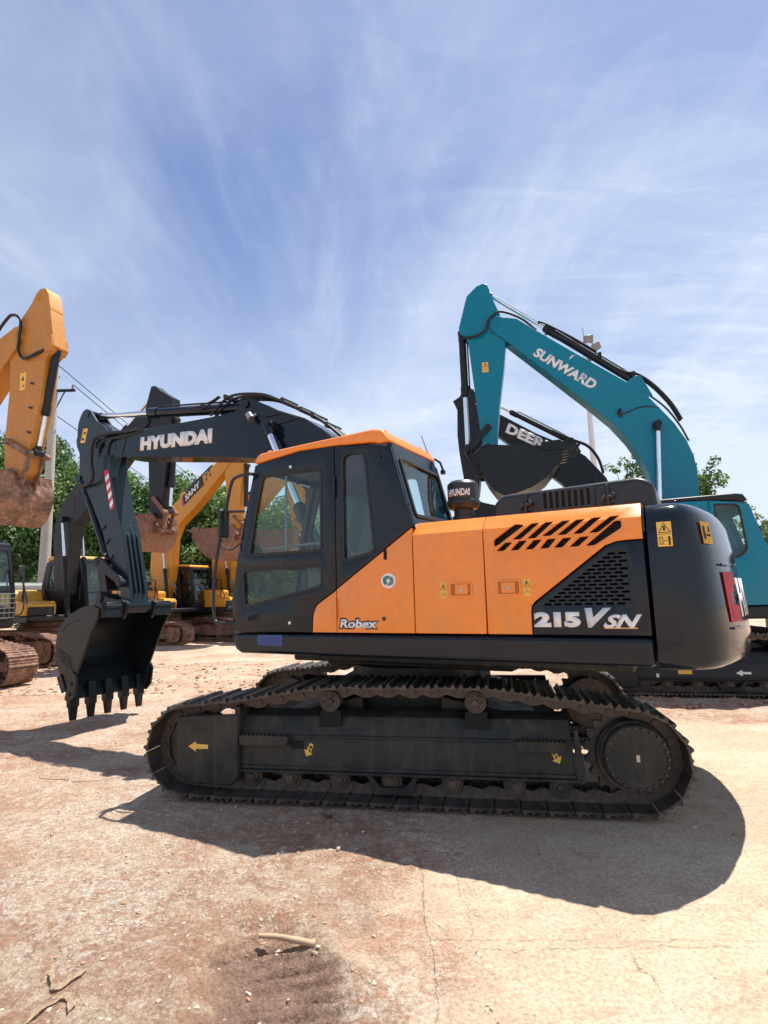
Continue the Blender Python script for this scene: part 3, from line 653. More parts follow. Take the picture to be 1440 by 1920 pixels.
# ------------------------------------------------------------------ the orange and navy excavator in front
YAW_H, YAW_U, C0 = R(180-28.47), R(180-11.02), (0.294, 6.117, 0)
def hero():
    root = empty('excavator', C0, YAW_H)
    tag(root, 'clean orange and navy excavator in the foreground, seen from its cab side', 'excavator')
    undercarriage(root, YAW_U-YAW_H, UNDER, SHOE, 2)
    Y = 1.34
    # --- base frame skirt
    b = MB(); b.prism([(1.303, 1.358), (1.30, 1.26), (1.27, 1.20), (1.20, 1.17), (-2.383, 1.165), (-2.383, 1.358)], -Y+0.02, Y); b.build('base_frame', NAVY, root, bevel=0.035, seg=4)
    b = MB(); b.box(-2.2, 0.95, -0.85, 0.85, 1.06, 1.17); b.box(-1.2, 0.75, -0.55, 0.55, 0.99, 1.07); b.build('belly_filler', UNDER, root, bevel=0.02)  # added dark boxes that close the bright gap under the house
    b = MB(); b.prism(rr([(1.0, 1.345), (0.70, 1.345), (0.695, 1.245), (0.99, 1.25)], 0.01), Y, Y+0.002); b.build('tape_patch', BLUE, root)
    # --- inner bodies
    b = MB(); b.box(-2.37, -0.67, -1.22, 1.22, 1.36, 2.262); b.build('engine_bay', BLACK, root)
    b = MB(); b.box(-2.37, -0.66, -1.26, 1.24, 2.262, 2.272); b.build('deck', ORANGE, root)
    b = MB(); b.box(-2.37, -0.62, -Y+0.02, -1.23, 1.37, 2.25); b.build('right_side_panel', ORANGE, root, bevel=0.02)
    b = MB(); b.box(-0.6, 0.45, -Y+0.04, -0.36, 1.36, 2.2); b.build('fuel_tank', ORANGE, root, bevel=0.04)
    b = MB(); b.box(0.45, 1.25, -Y+0.04, -0.42, 1.36, 1.85); b.build('tool_box', NAVY, root, bevel=0.04)
    b = MB(); b.prism([(-0.3, 1.36), (0.75, 1.36), (0.6, 1.6), (0.35, 2.1), (0.05, 2.1), (-0.3, 1.6)], 0.20, 0.27); b.prism([(-0.3, 1.36), (0.75, 1.36), (0.6, 1.6), (0.35, 2.1), (0.05, 2.1), (-0.3, 1.6)], -0.27, -0.20); b.build('boom_bracket', NAVY, root, bevel=0.01)
    # --- side doors of the engine bay
    def bend(bm):
        bmesh.ops.bisect_plane(bm, geom=bm.verts[:]+bm.edges[:]+bm.faces[:], plane_co=(0, 0, 2.165), plane_no=(0, 0, 1), dist=0.0005)
        for v in bm.verts:
            if v.co.z > 2.1655: v.co.y -= (v.co.z-2.165)*0.9
    TOPZ = 2.268
    p2 = side_plate('pump_door', ORANGE, root, rr([(-0.652, 1.372), (-1.243, 1.372), (-1.249, TOPZ), (-0.652, TOPZ)], 0.012), [], Y, 0.04, 0.006, post=bend)
    up = [(-1.34, 2.03, -1.57, 2.18), (-1.48, 2.07, -1.69, 2.18), (-1.59, 2.07, -1.79, 2.18), (-1.7, 2.08, -1.91, 2.18), (-1.81, 2.08, -2.01, 2.18), (-1.92, 2.08, -2.12, 2.185), (-2.03, 2.08, -2.24, 2.185)]
    lo = [(-1.35, 1.99, -1.48, 2.05), (-1.46, 1.99, -1.59, 2.055), (-1.57, 1.99, -1.7, 2.055), (-1.68, 1.99, -1.8, 2.055), (-1.78, 1.99, -1.91, 2.055), (-1.89, 1.99, -2.03, 2.055), (-2.0, 1.99, -2.24, 2.14)]
    holes = []
    for a, z0, c, z1 in up+lo:
        wd = 0.062; holes.append(rr([(a, z0), (a-wd, z0), (c, z1), (c+wd, z1)], 0.010, 2))
    holes[0] = rr([(-1.335, 2.075), (-1.335, 2.03), (-1.36, 2.03), (-1.575, 2.172), (-1.505, 2.185)], 0.012, 2)
    holes[-1] = rr([(-2.0, 1.99), (-2.06, 1.99), (-2.245, 2.10), (-2.245, 2.15), (-2.205, 2.15)], 0.012, 2)
    p3 = side_plate('engine_door', ORANGE, root, [(-1.255, 1.372), (-1.255, TOPZ), (-2.372, TOPZ), (-2.372, 2.014), (-2.28, 2.014), (-2.20, 2.008), (-2.13, 1.985), (-1.625, 1.612), (-1.596, 1.58), (-1.588, 1.54), (-1.586, 1.372)], holes, Y, 0.04, 0.005, post=bend)
    # navy grille quarter with its slotted holes
    gh = []
    for r in range(14):
        z = 1.585+r*0.0262; xe = -1.62-(z-1.572)*1.335; off = 0.0 if r % 2 else 0.034
        x = -2.262+off
        while x+0.05 < xe+0.001: 
            gh.append(rr([(x, z-0.006), (x+0.052, z-0.006), (x+0.052, z+0.006), (x, z+0.006)], 0.0055, 2)); x += 0.070
    p4 = side_plate('grille_panel', NAVY, root, [(-1.596, 1.372), (-1.598, 1.54), (-1.606, 1.573), (-1.633, 1.602), (-2.136, 1.974), (-2.203, 1.997), (-2.28, 2.003), (-2.372, 2.003), (-2.375, 1.372)], gh, Y, 0.04, 0.003)
    # louvres seen through the slots
    b = MB()
    for i in range(16): b.box(-2.3, -1.3, 1.24, 1.28, 1.99+i*0.013, 1.995+i*0.013)
    b.build('inner_louvre', BLACKP, p3)
    # latches
    for par, x0, x1, z0, z1, hx in ((p2, -0.957, -1.148, 1.652, 1.768, -1.06), (p3, -1.338, -1.525, 1.655, 1.772, -1.43)):
        ou = rr([(x0, z0), (x1, z0), (x1, z1), (x0, z1)], 0.008); b = MB()
        me = flat(ou, [rr([(x0-0.014, z0+0.014), (x1+0.014, z0+0.014), (x1+0.014, z1-0.014), (x0-0.014, z1-0.014)], 0.004)], 0.010, 0.002)
        b.add_mesh(me, Matrix(((1, 0, 0, 0), (0, 0, 1, Y+0.004), (0, 1, 0, 0), (0, 0, 0, 1)))); f = b.build('latch', ORANGE, par)
        b = MB(); b.box(x1+0.016, x0-0.016, Y+0.0005, Y+0.002, z0+0.016, z1-0.016); b.build('recess', plain('recess_shade_orange', (0.50, 0.14, 0.014), 0.6) if 'recess_shade_orange' not in MATS else MATS['recess_shade_orange'], f)  # raised plate in darker orange, the recess shade put into its colour
        b = MB(); b.box(hx-0.052, hx+0.052, Y+0.002, Y+0.009, z0+0.020, z1-0.018); b.ycyl(hx, (z0+z1)/2, 0.019, Y+0.007, Y+0.010); b.build('handle', ORANGE, f, bevel=0.002)
        b = MB(); b.ycyl(hx, (z0+z1)/2, 0.014, Y+0.010, Y+0.014); b.build('lock', STEEL, f)
    decal(p2, -0.882, 1.770, 0.052, 0.125, Y+0.001); decal(p3, -1.541, 1.775, 0.054, 0.125, Y+0.001)
    # lettering on the flank
    text('model_lettering', '215', WHITE, p4, (-1.606, Y+0.002, 1.424), UY, VZ, 0.325, 0.108, 0.0, 0.075)
    text('model_lettering', 'V', SILVER, p4, (-1.962, Y+0.002, 1.422), UY, VZ, 0.175, 0.135, 0.35, 0.055)
    text('model_lettering', 'SN', WHITE, p4, (-2.075, Y+0.003, 1.420), UY, VZ, 0.25, 0.092, 0.45, 0.045)
    b = MB(); 
    b = MB(); b.prism([(-2.08, 1.416), (-2.29, 1.416), (-2.295, 1.424), (-2.085, 1.424)], Y+0.0005, Y+0.0045); b.build('model_lettering', DORG, p4, smooth=0)
    # --- cab
    dr = cab(root, NAVY, ORANGE, ORANGE, hero=True)
    text('name_lettering', 'Robex', DBLK, root, (0.082, Y+0.0015, 1.400), UY, VZ, 0.400, 0.098, 0.15, 0.10)
    text('name_lettering', 'Robex', WHITE, root, (0.070, Y+0.0022, 1.410), UY, VZ, 0.372, 0.077, 0.15, 0.035)
    b = MB(); b.ycyl(-0.366, 1.488, 0.016, Y, Y+0.006); b.build('rubber_plug', RUBBER, root)
    b = MB(); b.prism(rr([(-0.378, 1.975), (-0.408, 1.975), (-0.408, 2.065), (-0.378, 2.065)], 0.015), Y, Y+0.003); b.build('hand_hold', BLACK, root, smooth=0)
    # oval emblem with two interlocking halves
    ex, ez, ea, eb = -0.415, 1.80, 0.068, 0.062
    el = lambda k: [(ex+ea*k*math.cos(t*math.pi/16), ez+eb*k*math.sin(t*math.pi/16)) for t in range(32)]
    b = MB(); b.prism(el(1.0), Y, Y+0.0015); em = b.build('emblem', WHITE, root, smooth=0)
    b = MB(); b.prism([(ex+0.052, ez), (ex+0.045, ez+0.030), (ex+0.010, ez+0.042), (ex-0.018, ez+0.036), (ex+0.006, ez+0.012), (ex+0.022, ez+0.004), (ex+0.006, ez-0.014), (ex+0.02, ez-0.036), (ex+0.042, ez-0.028)], Y+0.0016, Y+0.0025); b.build('emblem_half', GREEN, em, smooth=0)
    b = MB(); b.prism([(ex-0.052, ez), (ex-0.045, ez-0.030), (ex-0.010, ez-0.042), (ex+0.014, ez-0.038), (ex-0.006, ez-0.014), (ex-0.022, ez-0.004), (ex-0.006, ez+0.014), (ex-0.014, ez+0.036), (ex-0.042, ez+0.028)], Y+0.0016, Y+0.0025); b.build('emblem_half', MATS['grey_paint'], em, smooth=0)
    # door furniture
    for x, z in ((0.60, 2.905), (0.615, 1.455)):
        b = MB(); b.ycyl(x, z, 0.014, Y, Y+0.005, 20); b.build('door_stud', WHITE, dr)
    for z0, z1, x in ((2.56, 2.74, 0.105),):
        b = MB(); b.cyl((x, Y+0.012, z0), (x, Y+0.012, z1), 0.013, n=14); b.cyl((x, Y+0.012, z0+0.07), (x, Y+0.012, z0+0.11), 0.016, n=14); b.build('hinge', NAVY, root)
    b = MB(); b.cyl((0.112, Y+0.010, 1.485), (0.112, Y+0.010, 1.66), 0.014, n=14); b.cyl((0.112, Y+0.010, 1.56), (0.112, Y+0.010, 1.59), 0.017, n=14); b.build('hinge', ORANGE, root)
    # door latch recess
    hb = [(0.97, 1.565), (1.115, 1.525), (1.12, 1.455), (0.975, 1.47)]; ou = rr(hb, 0.012); oi = rr(offset_poly(hb, -0.014), 0.006)
    side_plate('door_handle', BLACKP, dr, ou, [oi], Y+0.006, 0.012, 0.002)
    b = MB(); b.prism(oi, Y-0.001, Y+0.001); b.build('latch_recess_shade', BLACK, dr, smooth=0)  # flush black patch, paints the shade inside the door latch
    b = MB(); b.ycyl(1.035, 1.53, 0.008, Y, Y+0.006); b.prism([(0.73, 2.045), (0.68, 2.045), (0.68, 1.99), (0.73, 1.99)], Y, Y+0.003); b.build('door_lock', BLACKP, dr)
    # slide window frame and inner bars seen behind the glass
    b = MB(); b.cyl((0.98, 1.27, 2.15), (0.3, 1.27, 2.17), 0.012); b.box(0.68, 0.70, 1.285, 1.30, 2.09, 2.85); b.build('sliding_window_bar', GREYP, dr)
    # small fittings on the rear post
    b = MB(); b.ycyl(-0.335, 2.895, 0.013, Y, Y+0.02); b.cyl((-0.35, Y+0.015, 2.885), (-0.38, Y+0.02, 2.865), 0.008); b.build('hook', BLACKP, root)
    # tie-down eyes on the roof, antenna, rear work light bracket
    for x, y in ((0.92, 1.22), (-0.32, 1.22), (-0.32, 0.5)):
        b = MB(); b.cyl((x+0.03, y, 3.08), (x+0.03, y, 3.135), 0.024, n=14); b.cyl((x-0.04, y, 3.09), (x-0.04, y, 3.132), 0.016, n=14); b.box(x-0.05, x+0.04, y-0.02, y+0.02, 3.10, 3.118); b.build('roof_eye', ORANGE, root, bevel=0.004)
    b = MB(); b.cyl((-0.44, 0.42, 3.0), (-0.35, 0.42, 3.27), 0.004, n=6); b.cyl((-0.44, 0.42, 2.98), (-0.425, 0.42, 3.04), 0.012, n=8); b.build('antenna', BLACKP, root)
    b = MB(); b.tube([(-0.46, 0.36, 3.03), (-0.52, 0.36, 2.98), (-0.545, 0.36, 2.90)], 0.012, 8); b.box(-0.565, -0.525, 0.34, 0.38, 2.86, 2.90); b.build('rear_bracket', BLACKP, root)
    # front grab rail and mirror
    ym = 1.40
    b = MB(); b.tube(catmull([(1.03, Y-0.02, 2.875), (1.06, ym, 2.885), (1.24, ym, 2.865), (1.30, ym, 2.78), (1.355, ym, 2.56), (1.43, ym, 2.28), (1.485, ym, 1.98), (1.505, ym, 1.70), (1.48, ym, 1.49), (1.40, ym, 1.455), (1.30, Y-0.02, 1.45)], 6), 0.0165, 10)
    b.tube([(1.36, ym, 2.54), (1.16, Y+0.01, 2.53)], 0.013, 8); rail = b.build('grab_rail', BLACKP, root)
    b = MB(); b.box(1.365, 1.40, ym-0.07, ym+0.07, 2.28, 2.56); b.build('mirror', BLACKP, rail, bevel=0.015)
    hose(root, [(1.385, ym+0.02, 2.26), (1.36, ym+0.04, 2.20), (1.28, ym, 2.16), (1.22, Y, 2.22)], 0.008)
    # --- bonnet
    b = MB(); b.prism(rr([(-1.21, 2.26), (-1.215, 2.41), (-1.30, 2.485), (-2.36, 2.515), (-2.455, 2.46), (-2.47, 2.26)], [0, .09, .08, .08, .1, 0], 5), -0.75, 0.93); hd = b.build('bonnet', HOODG, root, bevel=0.035, seg=4)
    hl = []
    for i in range(8):
        x = -1.645-i*0.0475; hl.append(rr([(x, 2.335), (x-0.024, 2.335), (x-0.024, 2.462), (x, 2.462)], 0.005, 2))
    side_plate('bonnet_vent', HOODG, hd, rr([(-1.61, 2.31), (-2.035, 2.31), (-2.035, 2.474), (-1.61, 2.474)], 0.02), hl, 0.952, 0.016, 0.003)
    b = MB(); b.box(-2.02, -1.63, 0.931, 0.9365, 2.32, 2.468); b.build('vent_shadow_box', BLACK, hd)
    for x in (-1.50, -2.13):
        b = MB(); b.box(x-0.045, x+0.045, 0.93, 0.945, 2.325, 2.43); pl = b.build('latch_plate', HOODG, hd, bevel=0.01)
        b = MB(); b.cyl((x, 0.965, 2.30), (x, 0.965, 2.45), 0.014, n=12); b.cyl((x-0.035, 0.965, 2.375), (x+0.035, 0.965, 2.375), 0.016, n=12); b.ycyl(x-0.04, 2.39, 0.018, 0.945, 0.98, 12); b.ycyl(x+0.04, 2.36, 0.018, 0.945, 0.98, 12); b.cyl((x, 0.965, 2.43), (x, 0.97, 2.475), 0.017, 0.007, n=12)
        b.build('bonnet_latch', BLACKP, hd, bevel=0.003)
    # --- air pre-cleaner with lettering round it
    cx, cy, cr = -0.945, 0.90, 0.135
    b = MB(); b.cyl((cx, cy, 2.26), (cx, cy, 2.42), 0.085, n=32); b.cyl((cx, cy, 2.30), (cx, cy, 2.34), 0.10, n=32); st = b.build('air_intake', BLACKP, root, bevel=0.004)
    b = MB(); b.cyl((cx, cy, 2.40), (cx, cy, 2.44), cr-0.02, cr+0.008, n=48); b.cyl((cx, cy, 2.44), (cx, cy, 2.475), cr+0.008, n=48); b.cyl((cx, cy, 2.475), (cx, cy, 2.62), cr, n=48); b.cyl((cx, cy, 2.62), (cx, cy, 2.648), cr, cr-0.03, n=48); pc = b.build('pre_cleaner', BLACKP, st, bevel=0.004)
    def wrap(a, bb, z):
        an = R(48)+a/cr; return Vector((cx+(cr+0.001+z)*math.cos(an), cy+(cr+0.001+z)*math.sin(an), 2.505+bb))
    text('brand_lettering', 'HYUNDAI', WHITE, pc, (0, 0, 0), UY, VZ, cr*R(86), 0.062, 0.0, 0.03, fn=wrap)
    # --- counterweight
    cw = counterweight(root, NAVY)
    decal(cw, -2.462, 2.118, 0.088, 0.165, 1.334, 'crush')
    def onrear(s0, z0, grow=0.004):
        P = [Vector(p) for p in CW]+[Vector((x, -y)) for x, y in CW[-2::-1]]; dist = [0]
        for a, c in zip(P, P[1:]): dist.append(dist[-1]+(c-a).length)
        def fn(a, bb, z):
            s = s0+a; i = 0
            while i < len(dist)-2 and dist[i+1] < s: i += 1
            t = (s-dist[i])/(dist[i+1]-dist[i]); q = P[i].lerp(P[i+1], t); d = (P[i+1]-P[i]).normalized(); n = Vector((d.y, -d.x))
            if n.dot(q-Vector((-2.0, 0))) < 0: n = -n
            q = q+n*(grow+z); zz = z0+bb; t_ = max(0, zz-1.35); return Vector((-2.40+(q.x+2.40)*(1-0.09*t_-0.10*t_*t_), q.y, zz))
        return fn
    def strip(name, poly_list, s0, z0, mt, w, h, grow=0.004):
        fn = onrear(s0, z0, grow); bm = bmesh.new()
        for (a0, a1, b0, b1) in poly_list:
            k = 8; top = [bm.verts.new(fn(a0+(a1-a0)*i/k, b1, 0.0)) for i in range(k+1)]; bot = [bm.verts.new(fn(a0+(a1-a0)*i/k, b0, 0.0)) for i in range(k+1)]
            for i in range(k): bm.faces.new([top[i], top[i+1], bot[i+1], bot[i]])
        bmesh.ops.solidify(bm, geom=bm.faces[:], thickness=-0.001)
        b = MB(); b.bm.free(); b.bm = bm; return b.build(name, mt, cw, smooth=0)
    strip('logo', [(0, .06, 0, .34), (.06, .30, 0, .11), (.06, .13, .11, .34), (.13, .22, .20, .34), (.22, .30, .25, .34)], 0.62, 1.44, RED, 0.3, 0.34)
    text('rear_lettering', 'HYUNDAI', WHITE, cw, (0, 0, 0), UY, VZ, 1.35, 0.28, 0.0, 0.03, fn=onrear(0.95, 1.46))
    strip('warning_label', [(0, .14, 0, .15)], 0.40, 1.965, DYEL, .1, .1, 0.004)
    strip('pictogram', [(.02, .05, .03, .12), (.06, .12, .05, .065), (.10, .12, .08, .12)], 0.40, 1.965, DBLK, .1, .1, 0.0065)
    for s_, z_ in ((0.60, 1.83), (0.62, 1.40)): MB().tube([onrear(s_, z_, 0.010)(a, 0, 0) for a in (0.0, 0.1, 0.2, 0.3)], 0.008, 6).build('casting_ridge', NAVY, cw)
    for x_, y_ in ((-2.55, 0.75), (-2.55, -0.75)):
        b = MB(); b.prism(rr([(x_-0.07, 2.25), (x_+0.07, 2.25), (x_+0.05, 2.33), (x_-0.05, 2.33)], 0.03), y_-0.02, y_+0.02); b.build('lifting_eye', NAVY, cw, bevel=0.005)
    # --- boom
    bp_ = [(4.80, 4.18), (4.09, 4.145), (3.49, 4.12), (2.67, 4.09), (2.13, 4.10), (1.9, 4.05), (1.63, 3.96), (1.28, 3.81), (1.07, 3.66), (0.87, 3.50), (0.6, 3.2), (0.36, 2.75), (0.17, 2.3), (0.05, 1.98), (0.08, 1.82), (0.25, 1.74), (0.42, 1.85), (0.72, 2.3), (1.1, 2.78), (1.5, 3.12), (1.85, 3.33), (2.06, 3.42), (2.5, 3.50), (4.60, 3.80), (4.80, 3.85)]
    boom = box_beam(root, 'boom', bp_, 0.20, NAVY)
    b = MB()
    for y0_, y1_ in ((0.165, 0.205), (-0.205, -0.165)):
        b.prism(rr([(4.86, 3.86), (5.14, 3.93), (5.25, 4.02), (5.24, 4.14), (5.12, 4.20), (4.78, 4.182), (4.74, 3.86)], [0, .05, .08, .08, .05, 0, 0]), y0_, y1_)
    b.ycyl(5.12, 4.07, 0.085, -0.235, 0.235); b.ycyl(5.12, 4.07, 0.045, -0.25, 0.25)
    b.build('boom_tip', NAVY, boom, bevel=0.006)
    b = MB()
    for y in (-0.14, 0.10): b.prism(rr([(2.48, 4.09), (2.33, 4.23), (2.20, 4.26), (2.08, 4.20), (1.75, 4.01)], [0, .03, .06, .05, 0]), y, y+0.04)
    b.ycyl(2.25, 4.18, 0.05, -0.17, 0.17); b.build('cylinder_lug', NAVY, boom, bevel=0.005)
    b = MB(); me = None
    b.prism([(4.72, 4.20), (4.76, 3.80), (4.60, 3.785), (4.5, 4.19)], 0.2005, 0.208); b.build('doubler_plate', NAVY, boom, bevel=0.004)
    text('brand_lettering', 'HYUNDAI', WHITE, boom, (4.225, 0.201, 3.835), Vector((2.785-4.225, 0, 3.73-3.835)), Vector((-0.02, 0, 0.2)), 1.44, 0.205, -0.06, 0.08)
    pin(boom, 1.77, 3.77, 0.075, 0.29, DARKG)
    for y in (0.305, -0.305): ram(root, (0.66, y, 1.38), (1.77, y, 3.77), 0.068, 0.55, NAVY, width=0.05)
    ram(root, (2.25, 0, 4.18), (5.55, 0, 4.64), 0.072, 0.60, NAVY, width=0.08, name='arm_cylinder')
    # work light on the boom
    b = MB(); b.cyl((2.10, 0.26, 3.98), (2.02, 0.30, 3.90), 0.045, n=16); b.box(2.0, 2.16, 0.20, 0.24, 3.96, 3.99); b.build('work_light', STEEL, boom, bevel=0.004)
    # --- hydraulic lines along the back of the boom
    for y in (-0.12, -0.04, 0.05, 0.13):
        z = 0.015*random.random()
        hose(root, [(2.9, y, 4.14+z), (2.65, y, 4.30+z), (2.42, y, 4.34+z), (2.0, y, 4.26+z), (1.72, y, 4.13+z), (1.45, y, 3.98+z), (1.15, y, 3.80+z), (0.9, y, 3.60+z), (0.6, y, 3.29+z), (0.3, y, 2.75)], 0.019)
    for s in (0, 0.03): hose(root, [(3.35, 0.10+s, 4.33), (3.1, 0.12+s, 4.28+s), (2.85, 0.13+s, 4.33), (2.72, 0.13+s, 4.375)], 0.012)
    for x, z in ((2.62, 4.35), (1.66, 4.12), (1.38, 3.95), (1.2, 3.84), (1.0, 3.69)):
        b = MB(); b.box(x-0.02, x+0.02, -0.16, 0.16, z-0.025, z+0.035); b.build('hose_clamp', BLACKP, boom, bevel=0.004)
    for zz in (0.0, 0.12): hose(root, [(2.05, 0.205, 4.0-zz), (1.9, 0.212, 3.93-zz), (1.6, 0.212, 3.92-zz), (1.35, 0.208, 3.82)], 0.006)
    hose(root, [(4.2, 0.215, 4.16), (4.5, 0.22, 4.17), (4.85, 0.25, 4.19), (5.1, 0.275, 4.17), (5.20, 0.28, 4.05), (5.22, 0.27, 3.80), (5.20, 0.25, 3.60), (5.30, 0.22, 3.50), (5.55, 0.18, 3.47)], 0.026)
    hose(root, [(4.2, 0.20, 4.13), (4.55, 0.21, 4.10), (4.9, 0.26, 4.10), (5.02, 0.29, 4.0), (5.02, 0.28, 3.85)], 0.02)
    hose(root, [(5.6, 0.16, 3.49), (5.78, 0.12, 3.42), (5.93, 0.05, 3.30), (5.98, 0.0, 3.1)], 0.016)
    # --- arm
    ap = [(5.50, 4.53), (5.66, 4.47), (5.775, 4.36), (5.81, 4.25), (5.79, 4.15), (5.71, 4.02), (5.69, 3.77), (5.53, 3.48), (5.25, 3.04), (5.05, 2.73), (4.93, 2.43), (4.77, 2.15), (4.62, 1.91), (4.565, 1.72), (4.52, 1.58), (4.43, 1.53), (4.345, 1.60), (4.375, 1.85), (4.585, 2.68), (4.74, 3.05), (4.92, 3.62), (4.97, 3.9), (4.985, 4.2), (5.10, 4.35), (5.24, 4.44), (5.38, 4.52)]
    arm = box_beam(root, 'arm', ap, 0.150, NAVY_ARM)
    b = MB()
    for y in (-0.145, 0.105): b.prism(rr([(5.80, 4.33), (5.79, 4.55), (5.70, 4.70), (5.60, 4.745), (5.50, 4.70), (5.28, 4.43)], [0, .08, .05, .05, .04, 0]), y, y+0.04)
    b.ycyl(5.56, 4.645, 0.05, -0.16, 0.16); b.build('cylinder_lug', NAVY_ARM, arm, bevel=0.005)
    b = MB()
    for y in (-0.075, 0.0, 0.075):
        u0, u1 = (4.655 if y == 0 else 4.625), 4.398
        z0 = 2.82 if y == 0 else 2.70
        # follow the slope of the rear face of the arm
        def xs(z): return 4.585+(z-2.68)*(4.74-4.585)/(3.05-2.68) if z > 2.68 else 4.375+(z-1.85)*(4.585-4.375)/(2.68-1.85)
        z1 = 1.78+0.02*(y == 0); b.prism([(xs(z0)+0.005, z0), (xs(z0)-0.022, z0-0.03), (xs(2.6)-0.026, 2.6), (xs(z1)-0.026, z1+0.03), (xs(z1)+0.005, z1)], y-0.010, y+0.010)
    b.build('wear_strip', NAVY_ARM, arm, bevel=0.004)
    b = MB(); b.ycyl(4.50, 1.95, 0.062, -0.20, 0.20); b.ycyl(4.44, 1.62, 0.095, -0.20, 0.20); b.build('arm_boss', NAVY_ARM, arm, bevel=0.006)
    for x, z in ((5.02, 2.78), (4.92, 2.56), (4.82, 2.32)):
        b = MB(); b.prism([(x+0.05, z-0.02), (x+0.03, z-0.03), (x-0.04, z+0.015), (x-0.05, z+0.045), (x-0.03, z+0.05), (x-0.02, z+0.03)], 0.150, 0.165); b.build('pipe_bracket', DARKG, arm)
    # hazard stripe
    def q(t, s): a = Vector((5.085, 3.67)).lerp(Vector((4.885, 3.04)), t); c = Vector((4.985, 3.66)).lerp(Vector((4.80, 3.05)), t); return tuple(a.lerp(c, s))
    for k in range(9):
        t0, t1 = k/9, (k+1)/9; sh = 0.09
        b = MB(); b.prism([q(max(0, t0+sh*0.9) if k else 0, 0), q(max(t0-sh*0.4, 0), 1), q(max(t1-sh*0.4, 0), 1), q(min(t1+sh*0.9, 1), 0)], 0.1505, 0.1515+0.0002*k); b.build('hazard_stripe', RED if k % 2 == 0 else WHITE, arm, smooth=0)
    b = MB(); b.prism([(5.635, 4.415), (5.52, 4.405), (5.585, 4.175), (5.695, 4.195)], 0.1505, 0.152); d = b.build('warning_label', DYEL, arm, smooth=0)
    b = MB(); b.prism([(5.63, 4.36), (5.56, 4.35), (5.59, 4.30)], 0.1525, 0.153); b.prism([(5.66, 4.27), (5.60, 4.25), (5.61, 4.22), (5.67, 4.23)], 0.1525, 0.153); b.build('pictogram', DBLK, d, smooth=0)
    # linkage and bucket
    ram(root, (5.84, 0, 3.66), (5.07, 0, 2.27), 0.055, 0.86, NAVY, width=0.07, name='bucket_cylinder')
    for y in (0.205, -0.245):
        b = MB(); b.prism(rr([(4.46, 1.89), (4.45, 2.01), (4.97, 2.35), (5.09, 2.33), (5.08, 2.22)], 0.05), y, y+0.04); b.ycyl(5.03, 2.28, 0.06, y-0.01, y+0.05); b.ycyl(4.50, 1.95, 0.06, y-0.01, y+0.05)
        b.ycyl(5.03, 2.28, 0.038, y-0.016, y+0.056, 16); b.ycyl(4.50, 1.95, 0.038, y-0.016, y+0.056, 16); b.build('guide_link', DARKG, root, bevel=0.006)
    b = MB()
    for y in (0.15, -0.19): b.prism(rr([(5.11, 2.30), (4.95, 2.31), (4.80, 1.74), (4.92, 1.68), (4.98, 1.76)], 0.05), y, y+0.04)
    b.prism([(5.06, 2.05), (4.93, 2.06), (4.87, 1.86), (4.98, 1.86)], -0.16, 0.16); b.ycyl(5.03, 2.28, 0.05, -0.25, 0.25); b.ycyl(4.88, 1.75, 0.055, -0.28, 0.28); b.build('bucket_link', DARKG, root, bevel=0.006)
    bk = bucket(root, [(4.40, 1.60), (4.56, 1.655), (4.80, 1.62), (4.99, 1.545), (5.13, 1.47), (5.23, 1.38), (5.31, 1.24), (5.335, 1.08), (5.31, 0.90), (5.24, 0.77), (5.15, 0.63), (5.06, 0.49), (4.985, 0.37)],
           [(4.93, 0.36), (4.82, 0.74), (4.56, 1.27), (4.46, 1.42), (4.42, 1.50)], (4.965, 0.10), 0.60, BUCKETN, (4.44, 1.62), (4.88, 1.75))
    b = MB()
    for k in range(4):
        o = k*0.05; b.prism([(5.27-o*0.5, 1.06-o), (5.26-o*0.5, 1.045-o), (4.96-o*0.4, 0.93-o), (4.97-o*0.4, 0.945-o)], 0.60, 0.608)
    for p in ([(5.20, 1.30), (5.10, 1.38), (4.98, 1.43), (4.80, 1.45)],):
        for a, c in zip(p, p[1:]): b.tube([(a[0], 0.60, a[1]), (c[0], 0.60, c[1])], 0.008, 6)
    b.build('side_rib', BUCKETN, bk)
    return root
HERO = hero()

